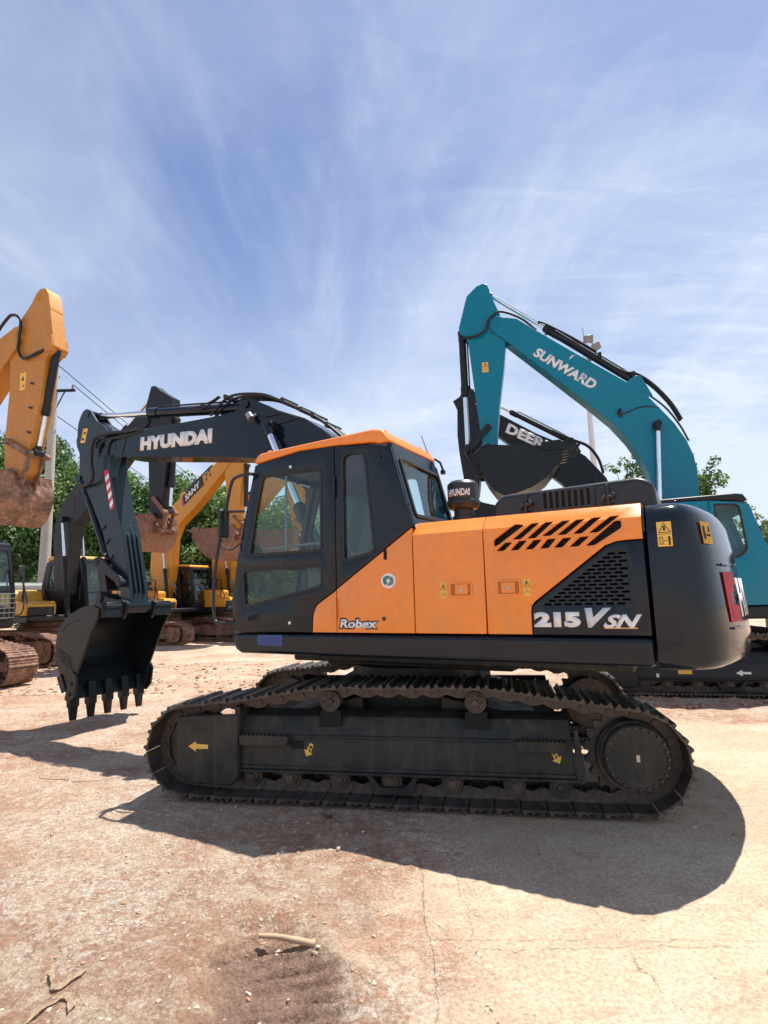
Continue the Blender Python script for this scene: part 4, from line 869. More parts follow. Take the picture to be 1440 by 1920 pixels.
# ------------------------------------------------------------------ the machines behind
def bg_house(root, body, frame_m, hood_m, cw_m, side_m, roof_m, gl=GLASS, low=None, wide=False):
    Y = 1.34
    b = MB(); b.prism([(1.30, 1.36), (1.29, 1.22), (1.2, 1.165), (-2.383, 1.16), (-2.383, 1.36)], -Y+0.02, Y); b.build('base_frame', frame_m, root, bevel=0.03)
    b = MB(); b.prism([(-2.37, 1.365), (-0.68, 1.365), (-0.68, 2.02), (-0.72, 2.08), (-2.33, 2.10), (-2.37, 2.06)], 0.2, Y); lp = b.build('left_side_panel', body, root, bevel=0.02)
    b = MB()
    for i in range(6): b.prism([(-1.02-i*0.012, 1.62+i*0.045), (-1.32-i*0.012, 1.60+i*0.045), (-1.33-i*0.012, 1.615+i*0.045), (-1.03-i*0.012, 1.637+i*0.045)], Y-0.01, Y+0.004)
    b.build('vent', DARKG, lp)
    b = MB(); b.prism([(-2.37, 1.365), (-0.35, 1.365), (-0.35, 2.10), (-2.37, 2.10)], -Y, 0.18); b.build('right_side_panel', body, root, bevel=0.03)
    b = MB(); b.prism([(-0.33, 1.365), (0.50, 1.365), (0.50, 1.98), (0.42, 2.05), (-0.33, 2.08)], -Y, -0.38); b.build('fuel_tank', body, root, bevel=0.04)
    b = MB(); b.prism([(0.52, 1.365), (1.22, 1.365), (1.24, 1.66), (1.14, 1.74), (0.52, 1.78)], -Y, -0.46); b.build('tool_box', body, root, bevel=0.04)
    b = MB(); b.box(1.242, 1.262, -Y+0.05, -0.55, 1.38, 1.60); b.build('step_plate', frame_m, root, bevel=0.01)
    b = MB(); b.prism(rr([(-0.9, 2.06), (-0.95, 2.28), (-1.1, 2.35), (-2.2, 2.37), (-2.4, 2.25), (-2.42, 2.06)], 0.06), -0.9, 0.85); b.build('bonnet', hood_m, root, bevel=0.04, seg=3)
    b = MB(); b.tube(catmull([(0.95, -1.28, 1.75), (0.98, -1.28, 2.35), (0.90, -1.28, 2.45), (0.3, -1.28, 2.48), (0.25, -1.28, 2.05)]), 0.018, 8); b.tube([(1.24, -1.28, 1.4), (1.15, -1.28, 1.8), (0.95, -1.28, 2.3)], 0.018, 8); b.build('hand_rail', frame_m, root)
    b = MB(); b.cyl((-1.2, -0.5, 2.3), (-1.2, -0.5, 2.75), 0.06, n=16); b.build('exhaust_pipe', DARKG, root)
    b = MB()
    for y in (0.20, -0.27): b.prism([(-0.3, 1.36), (0.75, 1.36), (0.6, 1.6), (0.35, 2.1), (0.05, 2.1), (-0.3, 1.6)], y, y+0.07)
    b.build('boom_bracket', frame_m, root, bevel=0.01)
    counterweight(root, cw_m, [(1.155, 0.10), (1.20, 0.03), (1.30, 0.0), (1.9, 0.02), (2.05, 0.08), (2.10, 0.2)])
    dr = cab(root, side_m, roof_m, low, False, gl=gl, wide=wide)
    ym = 1.42
    b = MB(); b.tube(catmull([(1.03, 1.32, 2.8), (1.2, ym, 2.8), (1.30, ym, 2.5), (1.44, ym, 1.9), (1.42, ym, 1.5), (1.3, 1.32, 1.45)], 5), 0.015, 8); b.build('grab_rail', BLACKP, root)
    b = MB(); b.box(1.30, 1.34, ym-0.08, ym+0.08, 2.2, 2.55); b.build('mirror', BLACKP, root, bevel=0.015)
    b = MB()
    for y in (-0.12, 0.0, 0.12): b.tube(catmull([(0.55, y, 1.5), (0.75, y, 1.85), (0.6, y, 2.15), (0.42, y, 2.4)]), 0.02, 8)
    b.build('hose_bundle', RUBBER, root)
def front_gear(root, boom, arm, mt, amt, boomcyl, armcyl, bcyl, links, bk, bkm, cylm=DARKG, hw=0.20, pins=None):
    bo = box_beam(root, 'boom', boom, hw, mt); ar = box_beam(root, 'arm', arm, 0.155, amt)
    for y in (0.31, -0.31): ram(root, (boomcyl[0][0], y, boomcyl[0][1]), (boomcyl[1][0], y, boomcyl[1][1]), 0.065, boomcyl[2], cylm, width=0.05)
    pin(bo, boomcyl[1][0], boomcyl[1][1], 0.075, 0.30, cylm)
    ram(root, (armcyl[0][0], 0, armcyl[0][1]), (armcyl[1][0], 0, armcyl[1][1]), 0.07, armcyl[2], cylm, name='arm_cylinder')
    b = MB(); p = Vector(armcyl[0]); 
    for y in (-0.14, 0.10): b.prism(rr([(p.x+0.22, p.y-0.02), (p.x+0.05, p.y+0.10), (p.x-0.06, p.y+0.08), (p.x-0.24, p.y-0.34), (p.x, p.y-0.3)], 0.04), y, y+0.04)
    b.build('cylinder_lug', mt, bo, bevel=0.004)
    ram(root, (bcyl[0][0], 0, bcyl[0][1]), (bcyl[1][0], 0, bcyl[1][1]), 0.075, bcyl[2], cylm, name='bucket_cylinder')
    (l1, l2, l3) = links      # rod pin, arm pin, bucket ear
    def bar(a, c, y, w=0.055):
        a, c = Vector(a), Vector(c); d = (c-a).normalized(); n = Vector((-d.y, d.x)); b = MB()
        b.prism(rr([tuple(a-d*w*1.2-n*w), tuple(c+d*w*1.2-n*w), tuple(c+d*w*1.2+n*w), tuple(a-d*w*1.2+n*w)], w), y, y+0.04)
        b.ycyl(a.x, a.y, w*1.1, y-0.015, y+0.055, 16); b.ycyl(c.x, c.y, w*1.1, y-0.015, y+0.055, 16); return b
    for y in (0.19, -0.23): bar(l1, l2, y).build('guide_link', bkm if bkm is not BUCKETN else cylm, root, bevel=0.004)
    b = bar(l1, l3, 0.12, 0.06); b2 = bar(l1, l3, -0.16, 0.06); me = bpy.data.meshes.new('t'); b2.bm.to_mesh(me); b2.bm.free(); b.add_mesh(me)
    b.ycyl(l1[0], l1[1], 0.05, -0.27, 0.27, 16); b.ycyl(l3[0], l3[1], 0.05, -0.3, 0.3, 16); b.build('bucket_link', bkm if bkm is not BUCKETN else cylm, root, bevel=0.004)
    o = bucket(root, *bk[:3], 0.58, bkm, bk[3], l3)
    # hoses over the back of the boom
    return bo, ar
def curl_bucket(h, s=1.0, dx=0.0, dz=0.0, rot=0.0):
    """curled bucket hung at hinge h (lip forward of the machine side), as seen on the raised arms"""
    back = [(0.10, -0.02), (0.16, -0.22), (0.17, -0.42), (0.08, -0.62), (-0.05, -0.82), (-0.22, -0.93), (-0.45, -0.90), (-0.72, -0.82), (-0.98, -0.66), (-1.16, -0.46), (-1.28, -0.28), (-1.34, -0.16)]
    mouth = [(-1.34, -0.10), (-0.9, -0.07), (-0.5, -0.03), (-0.1, 0.03)]; tip = (-1.60, -0.12)
    c, sn = math.cos(rot), math.sin(rot)
    f = lambda p: (h[0]+s*(p[0]*c-p[1]*sn), h[1]+s*(p[0]*sn+p[1]*c))
    return [f(p) for p in back], [f(p) for p in mouth], f(tip), h

# teal machine, right
T = empty('excavator', (5.6, 10.2, 0), R(166)); tag(T, 'teal excavator with tall raised boom behind the right end of the orange one', 'excavator')
bg_house(T, TEAL, DARKG, DARKG, TEAL, TEAL, DARKG, low=None, wide=True)
undercarriage(T, R(0), DARKG, SHOE, 1)
tb = [(3.10, 7.16), (2.87, 7.10), (1.97, 6.36), (1.42, 5.92), (0.88, 5.49), (0.59, 5.22), (0.38, 4.93), (0.19, 4.66), (0.02, 4.33), (-0.08, 4.02), (-0.11, 3.70), (-0.10, 3.3), (-0.06, 2.7), (0.02, 2.1), (0.08, 1.85), (0.25, 1.78), (0.42, 1.88), (0.52, 2.5), (0.62, 3.3), (0.69, 3.72), (0.81, 4.06), (0.99, 4.40), (1.25, 4.77), (1.65, 5.20), (2.20, 5.76), (3.09, 6.66), (3.33, 6.88), (3.42, 7.02), (3.38, 7.17), (3.25, 7.22)]
ta = [(3.63, 7.95), (3.49, 7.99), (3.41, 7.95), (3.34, 7.68), (3.22, 7.35), (3.11, 7.0), (3.10, 6.75), (3.16, 6.21), (3.31, 5.27), (3.40, 4.56), (3.45, 4.43), (3.56, 4.36), (3.66, 4.44), (3.69, 4.7), (3.77, 5.61), (3.86, 6.75), (3.92, 6.9), (4.03, 6.97), (4.03, 7.10), (3.90, 7.56), (3.84, 7.76)]
tbo, tar = front_gear(T, tb, ta, TEAL, TEAL, ((0.70, 1.45), (0.49, 4.64), 0.42), ((0.72, 5.56), (3.44, 7.85), 0.58), ((3.99, 7.0), (3.98, 4.50), 0.52), ((3.98, 4.48), (3.55, 4.91), (3.76, 4.02)), curl_bucket((3.55, 4.42), 1.04, rot=R(-1)), BUCKETN, DARKG)
pin(tar, 3.27, 7.05, 0.08, 0.215, TEAL)
text('brand_lettering', 'SUNWARD', WHITE, tbo, (2.615, 0.202, 6.285), Vector((-1.10, 0, -0.87)), Vector((-0.60, 0, 0.80)), 1.36, 0.20, 0.10, 0.045)
b = MB(); b.prism([(1.93, 6.10), (1.86, 6.155), (1.80, 6.20), (1.86, 6.18), (1.90, 6.165)], 0.2025, 0.2045); b.build('brand_accent', WHITE, tbo, smooth=0)
decal(tar, 3.60, 6.28, 0.12, 0.21, 0.156)
for dy in (-0.05, 0.06):
    hose(T, [(2.2, dy, 6.75), (1.6, dy, 6.32), (1.0, dy, 5.83), (0.72, dy, 5.72), (0.45, dy, 5.48), (0.18, dy, 5.10), (0.02, dy, 4.75)], 0.028)
hose(T, [(2.45, 0.05, 7.0), (2.38, 0.05, 7.02), (1.9, 0.05, 6.68), (1.4, 0.05, 6.27)], 0.02)
hose(T, [(2.5, 0.15, 6.82), (2.75, 0.17, 7.08), (3.05, 0.19, 7.26), (3.25, 0.22, 7.28), (3.42, 0.23, 7.12), (3.50, 0.23, 6.93), (3.68, 0.22, 6.84), (3.95, 0.15, 6.86)], 0.026)
hose(T, [(1.1, 0.206, 4.95), (1.0, 0.21, 4.93), (0.7, 0.21, 5.02), (0.42, 0.205, 4.98)], 0.010)
hose(T, [(0.55, 0.12, 5.26), (0.3, 0.15, 4.98), (0.1, 0.18, 4.62), (-0.02, 0.2, 4.3)], 0.018)
b = MB(); b.cyl((1.12, 0.2, 4.92), (1.10, 0.27, 5.0), 0.03, n=12); b.box(1.06, 1.12, 0.2, 0.24, 4.86, 4.94); b.build('work_light', BLACKP, tbo)
for x, z in ((2.3, 6.9), (1.35, 6.2), (0.78, 5.74)):
    b = MB(); b.box(x-0.03, x+0.03, -0.1, 0.12, z-0.10, z+0.02); b.build('hose_clamp', DARKG, tbo)
tf = [o for o in T.children if o.name.startswith('track_frame')][0]
b = MB(); b.prism([(-0.042, 0.346), (-0.13, 0.392), (-0.13, 0.363), (-0.25, 0.363), (-0.25, 0.329), (-0.13, 0.329), (-0.13, 0.300)], 1.256, 1.262); b.build('direction_arrow', WHITE, tf, smooth=0)
b = MB(); b.prism([(0.77, 0.325), (0.57, 0.325), (0.57, 0.385), (0.77, 0.385)], 1.256, 1.262); b.build('warning_label', DYEL, tf, smooth=0)
b = MB(); b.prism([(1.09, 0.275), (1.05, 0.275), (1.05, 0.33), (1.09, 0.33)], 1.256, 1.262); b.build('white_label', WHITE, tf, smooth=0)

# dark machine behind the teal one
D = empty('excavator', (5.84, 14.1, 0), R(162)); tag(D, 'dark excavator mostly hidden behind the teal one, with only its boom and arm showing', 'excavator')
bg_house(D, DARKG, DARKG, DARKG, DARKG, DARKG, DARKG)
undercarriage(D, 0, DARKG, SHOE, 0)
sh = 1.3
db = [(x+sh, z) for x, z in [(2.35, 6.98), (1.42, 6.43), (0.50, 5.78), (-0.33, 5.31), (-0.67, 5.05), (-1.12, 4.45), (-1.30, 4.0), (-1.36, 3.4), (-1.32, 2.6), (-1.25, 1.95), (-1.1, 1.75), (-0.92, 1.85), (-0.80, 2.6), (-0.66, 3.3), (-0.45, 3.85), (-0.05, 4.38), (1.11, 5.47), (1.49, 5.82), (2.31, 6.40), (2.55, 6.7), (2.55, 6.9)]]
da = [(x+sh, z) for x, z in [(2.30, 7.38), (2.20, 7.36), (2.06, 7.07), (1.95, 6.61), (1.93, 6.02), (2.0, 5.0), (2.10, 4.3), (2.2, 4.0), (2.35, 4.0), (2.44, 4.4), (2.56, 5.4), (2.60, 5.96), (2.57, 6.69), (2.68, 6.97), (2.50, 7.06)]]
dbo, dar = front_gear(D, db, da, DARKG, DARKG, ((0.7, 1.45), (0.45, 4.3), 0.5), ((sh-0.35, 5.5), (sh+2.15, 7.2), 0.58), ((sh+2.42, 6.5), (sh+2.36, 4.35), 0.7), ((sh+2.36, 4.32), (sh+2.2, 4.5), (sh+2.30, 3.85)), curl_bucket((sh+2.25, 4.05), 0.9, rot=R(10)), BUCKETN, DARKG)
text('brand_lettering', 'DEERE', WHITE, dbo, (sh+1.30, 0.202, 5.90), Vector((-1.0, 0, -0.62)), Vector((-0.36, 0, 0.8)), 1.30, 0.27, 0.0, 0.05)
for dy in (-0.05, 0.05): hose(D, [(sh+0.1, dy, 5.85), (sh-0.4, dy, 5.55), (sh-0.75, dy, 5.35), (sh-0.98, dy, 5.0), (sh-1.08, dy, 4.6)], 0.03)

# dark boomed machine left
V = empty('excavator', (-10.3, 17.2, 0), R(-25)); tag(V, 'yellow bodied excavator with dark boom, behind the bucket arm of the orange one', 'excavator')
bg_house(V, LEMON, DARKG, GREYP, DARKG, DARKG, LEMON, gl=GLASSD)
undercarriage(V, R(5), CLAY, CLAY, 0)
vb = [(0.74, 1.85), (0.66, 2.44), (0.56, 3.48), (0.58, 4.03), (0.86, 4.65), (1.43, 5.17), (2.4, 5.9), (3.35, 6.55), (4.0, 6.95), (4.25, 6.9), (4.30, 6.6), (3.4, 5.75), (2.03, 4.45), (1.38, 3.93), (1.28, 3.36), (1.2, 2.6), (1.12, 1.95), (0.95, 1.75)]
va = [(4.30, 7.66), (4.44, 7.66), (4.65, 7.48), (5.10, 7.20), (5.10, 6.56), (4.98, 5.4), (4.84, 4.15), (4.72, 3.9), (4.52, 3.88), (4.38, 4.2), (4.30, 5.4), (4.16, 6.4), (4.05, 6.85), (4.15, 7.2)]
front_gear(V, vb, va, DARKG, DARKG, ((1.50, 1.35), (1.05, 4.15), 0.58), ((1.6, 5.45), (4.30, 7.5), 0.6), ((5.12, 6.6), (4.98, 4.05), 0.72), ((4.98, 4.02), (4.60, 4.42), (4.85, 3.55)), curl_bucket((4.55, 3.92), 1.0), RUST, DARKG)
# yellow lettered machine further back
S = empty('excavator', (-9.0, 23.3, 0), R(-30)); tag(S, 'yellow excavator with lettered boom and its empty bucket curled, behind the far bucket gap', 'excavator', 'yellow excavators parked along the tree line')
S['label'] = 'yellow excavator with white lettering on a black panel along its boom'
bg_house(S, YELLOW, DARKG, DARKG, DARKG, DARKG, YELLOW, gl=GLASSD)
undercarriage(S, R(8), CLAY, CLAY, 0)
sb = [(3.6, 7.05), (2.95, 6.95), (2.41, 6.66), (1.14, 5.90), (0.42, 5.48), (-0.4, 4.55), (-0.74, 3.6), (-0.76, 2.9), (-0.60, 2.2), (-0.2, 1.82), (0.15, 1.78), (0.35, 2.2), (0.49, 3.12), (0.56, 4.15), (0.84, 4.68), (1.57, 5.15), (2.05, 5.49), (3.48, 6.66), (3.75, 6.9)]
sa = [(3.65, 7.75), (3.85, 7.75), (4.05, 7.5), (4.38, 7.0), (4.34, 6.6), (4.22, 5.5), (4.10, 4.40), (3.95, 4.22), (3.78, 4.3), (3.70, 4.55), (3.54, 5.5), (3.34, 6.8), (3.42, 7.3)]
sbo, sar = front_gear(S, sb, sa, YELLOW, YELLOW, ((0.55, 1.35), (0.12, 3.85), 0.62), ((1.0, 5.95), (3.68, 7.6), 0.58), ((4.42, 6.7), (4.35, 4.5), 0.7), ((4.35, 4.47), (3.95, 4.75), (4.2, 3.95)), curl_bucket((3.92, 4.32), 1.35, rot=R(-6)), RUST, RUBBER)
du = Vector((1.11, 0, 0.72)).normalized(); dv = Vector((-du.z, 0, du.x))
o_ = Vector((1.22, 0, 5.47)); b = MB(); PQ = [o_, o_+du*1.62, o_+du*1.75+dv*0.30, o_+dv*0.42-du*0.1]
b.prism([(p.x, p.z) for p in (o_-du*0.05, o_+du*1.30-dv*0.02, o_+du*1.42+dv*0.38, o_+du*0.1+dv*0.38)], -0.204, -0.2005); bpnl = b.build('lettering_panel', DBLK, sbo, smooth=0)
b = MB(); b.prism([(p.x, p.z) for p in (o_-du*0.14-dv*0.02, o_-du*0.05-dv*0.02, o_+du*0.1+dv*0.38, o_+du*0.0+dv*0.38)], -0.204, -0.2005); b.build('accent_stripe', PINK, bpnl, smooth=0)
for k, (a, c) in enumerate(((1.46, 0.04), (1.56, 0.2), (1.72, 0.06), (1.75, 0.24))):
    b = MB(); b.prism([(p.x, p.z) for p in (o_+du*a+dv*c, o_+du*(a+0.09)+dv*c, o_+du*(a+0.13)+dv*(c+0.10), o_+du*(a+0.04)+dv*(c+0.10))], -0.204, -0.2005); b.build('accent_square', DBLK, bpnl, smooth=0)
text('brand_lettering', 'SANY', WHITE, bpnl, o_+du*0.14+dv*0.08+Vector((0, -0.2055, 0)), du, dv, 1.05, 0.23, 0.3, 0.045)
S2 = copy_tree(S, skip=('lettering_panel', 'brand_lettering'))
S2.location = (-6.85, 24.6, 0); S2['label'] = 'yellow excavator seen through the cab windows of the orange one, right of the lettered boom'
S2['group'] = S['group']
# weathered yellow machine at the left edge
A = empty('excavator', (-10.0, 12.0, 0), R(-20)); tag(A, 'ochre excavator at the left edge with muddy bucket hanging high', 'excavator')
bg_house(A, LEMON, DARKG, GREYP, DARKG, DARKG, DARKG, gl=GLASS)
undercarriage(A, R(-6), CLAY, CLAY, 0)
ab = [(2.92, 6.86), (3.02, 7.05), (2.98, 7.25), (2.82, 7.30), (2.39, 7.12), (1.5, 6.5), (0.6, 5.7), (0.0, 4.6), (-0.1, 3.4), (0.0, 1.9), (0.2, 1.78), (0.42, 1.9), (0.6, 3.3), (0.75, 4.1), (1.4, 5.2), (2.45, 6.4)]
aa = [(3.40, 8.02), (3.55, 8.0), (3.64, 7.85), (3.75, 7.3), (3.87, 6.72), (3.80, 6.6), (3.66, 6.5), (3.58, 5.55), (3.38, 4.69), (3.30, 4.25), (3.12, 4.10), (2.92, 4.14), (2.72, 4.4), (2.68, 4.92), (2.72, 6.01), (2.66, 6.71), (2.66, 7.1), (2.95, 7.50), (3.18, 7.75), (3.30, 7.95)]
abo, aar = front_gear(A, ab, aa, YELLOW2, YELLOW2, ((0.7, 1.4), (0.45, 4.4), 0.5), ((0.5, 5.95), (3.38, 7.85), 0.6), ((3.78, 6.72), (3.42, 4.62), 0.62), ((3.40, 4.58), (2.84, 4.88), (3.15, 3.85)), curl_bucket((3.02, 4.18), 1.0, rot=R(6)), CLAY, DARKG)
pin(aar, 2.85, 7.12, 0.08, 0.215, YELLOW2)
pin(aar, 3.38, 7.84, 0.06, 0.165, YELLOW2)
b = MB(); b.prism(rr([(3.60, 6.95), (3.83, 6.95), (3.86, 6.70), (3.78, 6.60), (3.66, 6.62)], 0.03), 0.156, 0.19); b.prism(rr([(3.60, 6.95), (3.83, 6.95), (3.86, 6.70), (3.78, 6.60), (3.66, 6.62)], 0.03), -0.19, -0.156); b.build('cylinder_lug', YELLOW2, aar, bevel=0.004)
b = MB(); b.prism([(3.655, 7.60), (3.70, 7.58), (3.71, 7.53), (3.665, 7.55)], -0.15, 0.15); b.build('weld_seam', YELLOW2, aar)
for z_ in (6.05, 5.55, 5.05):
    b = MB(); b.prism([(3.30, z_), (3.40, z_-0.03), (3.40, z_-0.07), (3.30, z_-0.04)], -0.17, -0.155); b.build('pipe_bracket', DARKG, aar)
hose(A, [(2.3, -0.23, 7.2), (2.55, -0.23, 7.45), (2.75, -0.23, 7.55), (2.98, -0.22, 7.4), (2.98, -0.22, 7.0), (2.98, -0.22, 6.75), (3.15, -0.22, 6.55), (3.45, -0.2, 6.6), (3.62, -0.15, 6.68)], 0.03)
b = MB(); b.prism([(3.0, 6.28), (3.16, 6.28), (3.16, 5.92), (3.0, 5.92)], -0.1575, -0.1555); dd = b.build('warning_label', DYEL, aar, smooth=0)
b = MB(); b.prism([(3.04, 6.12), (3.12, 6.12), (3.08, 6.22)], -0.1595, -0.158); b.prism([(3.05, 5.98), (3.12, 5.98), (3.12, 6.05), (3.10, 6.0)], -0.1595, -0.158); b.build('pictogram', DBLK, dd, smooth=0)
b = MB()
for i in range(9): b.tube([(1.33, 0.40+i*0.11, 1.40), (1.36, 0.40+i*0.11, 1.92)], 0.008, 6)
for i in range(6): b.tube([(1.33+i*0.006, 0.38, 1.40+i*0.105), (1.33+i*0.006, 1.30, 1.40+i*0.105)], 0.008, 6)
b.build('window_guard', GREYP, A)

# ------------------------------------------------------------------ ground
def vnoise(x, y, seed=0):
    xi, yi = np.floor(x).astype(np.int64), np.floor(y).astype(np.int64); xf, yf = x-xi, y-yi
    def h(a, b):
        n = (a*374761393+b*668265263+seed*974634777) & 0x7fffffff; n = ((n ^ (n >> 13))*1274126177) & 0x7fffffff; return ((n ^ (n >> 16)) & 0xffff)/65535.0
    u, v = xf*xf*(3-2*xf), yf*yf*(3-2*yf)
    return (h(xi, yi)*(1-u)+h(xi+1, yi)*u)*(1-v)+(h(xi, yi+1)*(1-u)+h(xi+1, yi+1)*u)*v
def fbm(x, y, o=5, seed=0):
    s = 0; a = 0.5
    for i in range(o): s = s+a*vnoise(x*2**i+17.3*i, y*2**i-9.1*i, seed+i); a *= 0.5
    return s
def conc_mask(x, y):
    e = 0.12+0.10*(fbm(y*1.3, x*0.7, 4, 5)-0.5)*2+0.25*np.clip(y-3.6, 0, 3)
    far = 7.7+(fbm(x*0.6, y*0.3, 3, 8)-0.5)*0.8
    return np.clip((x-e+0.25+(fbm(x*4, y*4, 4, 77)-0.5)*0.9)/0.75, 0, 1)*np.clip((far-y)/0.4, 0, 1)
def ground_z(x, y):
    c = conc_mask(x, y)
    und = (fbm(x*0.5, y*0.5, 4, 1)-0.5)*0.05
    rough = (fbm(x*5, y*5, 5, 2)-0.5)*0.045+(fbm(x*16, y*16, 3, 22)-0.5)*0.018
    fade = np.clip((np.hypot(x, y)-1.0)/1.0, 0, 1)
    z = und*(1-c)+rough*(1-0.8*c)
    # clods and ruts further back
    band = np.exp(-((y-(9.4+0.25*x))/0.35)**2)*np.clip((x-2.0)/1.0, 0, 1)
    z += band*0.10*fbm(x*7, y*7, 4, 3)
    band2 = np.exp(-((y-(13.5-0.3*(x+5)))/1.2)**2)*np.clip((-x-2.5)/1.0, 0, 1); z += band2*0.12*(fbm(x*4, y*4, 4, 6)-0.3)
    tr = 0.5+0.5*np.sin(y*2.2+x*0.25+2*fbm(x*0.4, y*0.4, 2, 4)); z += 0.02*tr*np.clip((y-7)/3, 0, 1)*(1-c)
    # tyre rut in the foreground
    rx, ry = x+0.56, y-2.72; d = ((rx*0.93+ry*0.35)/0.27)**2+((ry*0.93-rx*0.35)/0.48)**2
    k = np.exp(-d**1.4); z -= 0.10*k
    w_ = ry*0.94-rx*0.10+1.1*rx*rx+0.02*fbm(x*6, y*6, 2, 31); g_ = np.abs(((w_/0.078) % 1.0)-0.5)*2; z -= 0.032*np.clip(k*1.8, 0, 1)*np.clip((g_-0.55)/0.35, 0, 1)*np.clip((fbm(x*5, y*5, 3, 12)-0.30)*6, 0, 1); w2_ = (rx*0.8+ry*0.5)/0.045; z -= 0.006*k*np.clip((np.abs((w2_ % 1)-0.5)*2-0.6)*2.5, 0, 1)
    z += 0.03*np.exp(-((np.sqrt(d)-1.35)/0.25)**2)*fbm(x*3, y*3, 3, 40)*1.6
    # keep it level under the tracks
    q = np.clip(1.6-np.hypot((x-0.3)/1.8, (y-6.0)/1.6), 0, 1); z = z*(1-0.7*q)-0.004*q
    return z-0.012
def spaced(lo, hi, segs, grow):
    v = []
    for a, b_, d in segs: v += list(np.arange(a, b_-d*0.4, d))
    s = segs[-1][2]; v.append(segs[-1][1])
    while v[-1] < hi: s *= grow; v.append(v[-1]+s)
    s = segs[0][2]; w = []; x = v[0]
    while x > lo: s *= grow; x -= s; w.append(x)
    return np.array(w[::-1]+v)
xs = spaced(-900, 900, [(-4.4, -1.3, 0.026), (-1.3, 0.2, 0.011), (0.2, 4.2, 0.026)], 1.06); ys = spaced(-300, 1500, [(2.2, 3.5, 0.011), (3.5, 6.4, 0.024)], 1.035)
X, Yy = np.meshgrid(xs, ys); Z = ground_z(X, Yy)
farf = np.clip(1-(np.hypot(X, Yy)-60)/60, 0, 1); Z = Z*farf
nx, ny = len(xs), len(ys); co = np.c_[X.ravel(), Yy.ravel(), Z.ravel()]
i = np.arange(nx*ny).reshape(ny, nx); quads = np.c_[i[:-1, :-1].ravel(), i[:-1, 1:].ravel(), i[1:, 1:].ravel(), i[1:, :-1].ravel()]
me = bpy.data.meshes.new('ground'); me.vertices.add(len(co)); me.vertices.foreach_set('co', co.ravel().astype(np.float32))
me.loops.add(quads.size); me.loops.foreach_set('vertex_index', quads.ravel().astype(np.int32)); me.polygons.add(len(quads))
me.polygons.foreach_set('loop_start', np.arange(0, quads.size, 4).astype(np.int32)); me.update(calc_edges=True); me.polygons.foreach_set('use_smooth', [True]*len(quads))
at = me.attributes.new('slab', 'FLOAT', 'POINT'); at.data.foreach_set('value', conc_mask(X, Yy).ravel().astype(np.float32))
rx, ry = X+0.56, Yy-2.72; dd = ((rx*0.93+ry*0.35)/0.27)**2+((ry*0.93-rx*0.35)/0.48)**2
mud = np.clip(1.3-dd*0.8+(fbm(X*8, Yy*8, 4, 21)-0.5)*1.6, 0, 1)
at = me.attributes.new('mud', 'FLOAT', 'POINT'); at.data.foreach_set('value', mud.ravel().astype(np.float32))
ground = bpy.data.objects.new('ground', me); COL.objects.link(ground); tag(ground, kind='structure'); ground['label'] = 'sunlit dusty ground of reddish dirt and pale worn slabs'
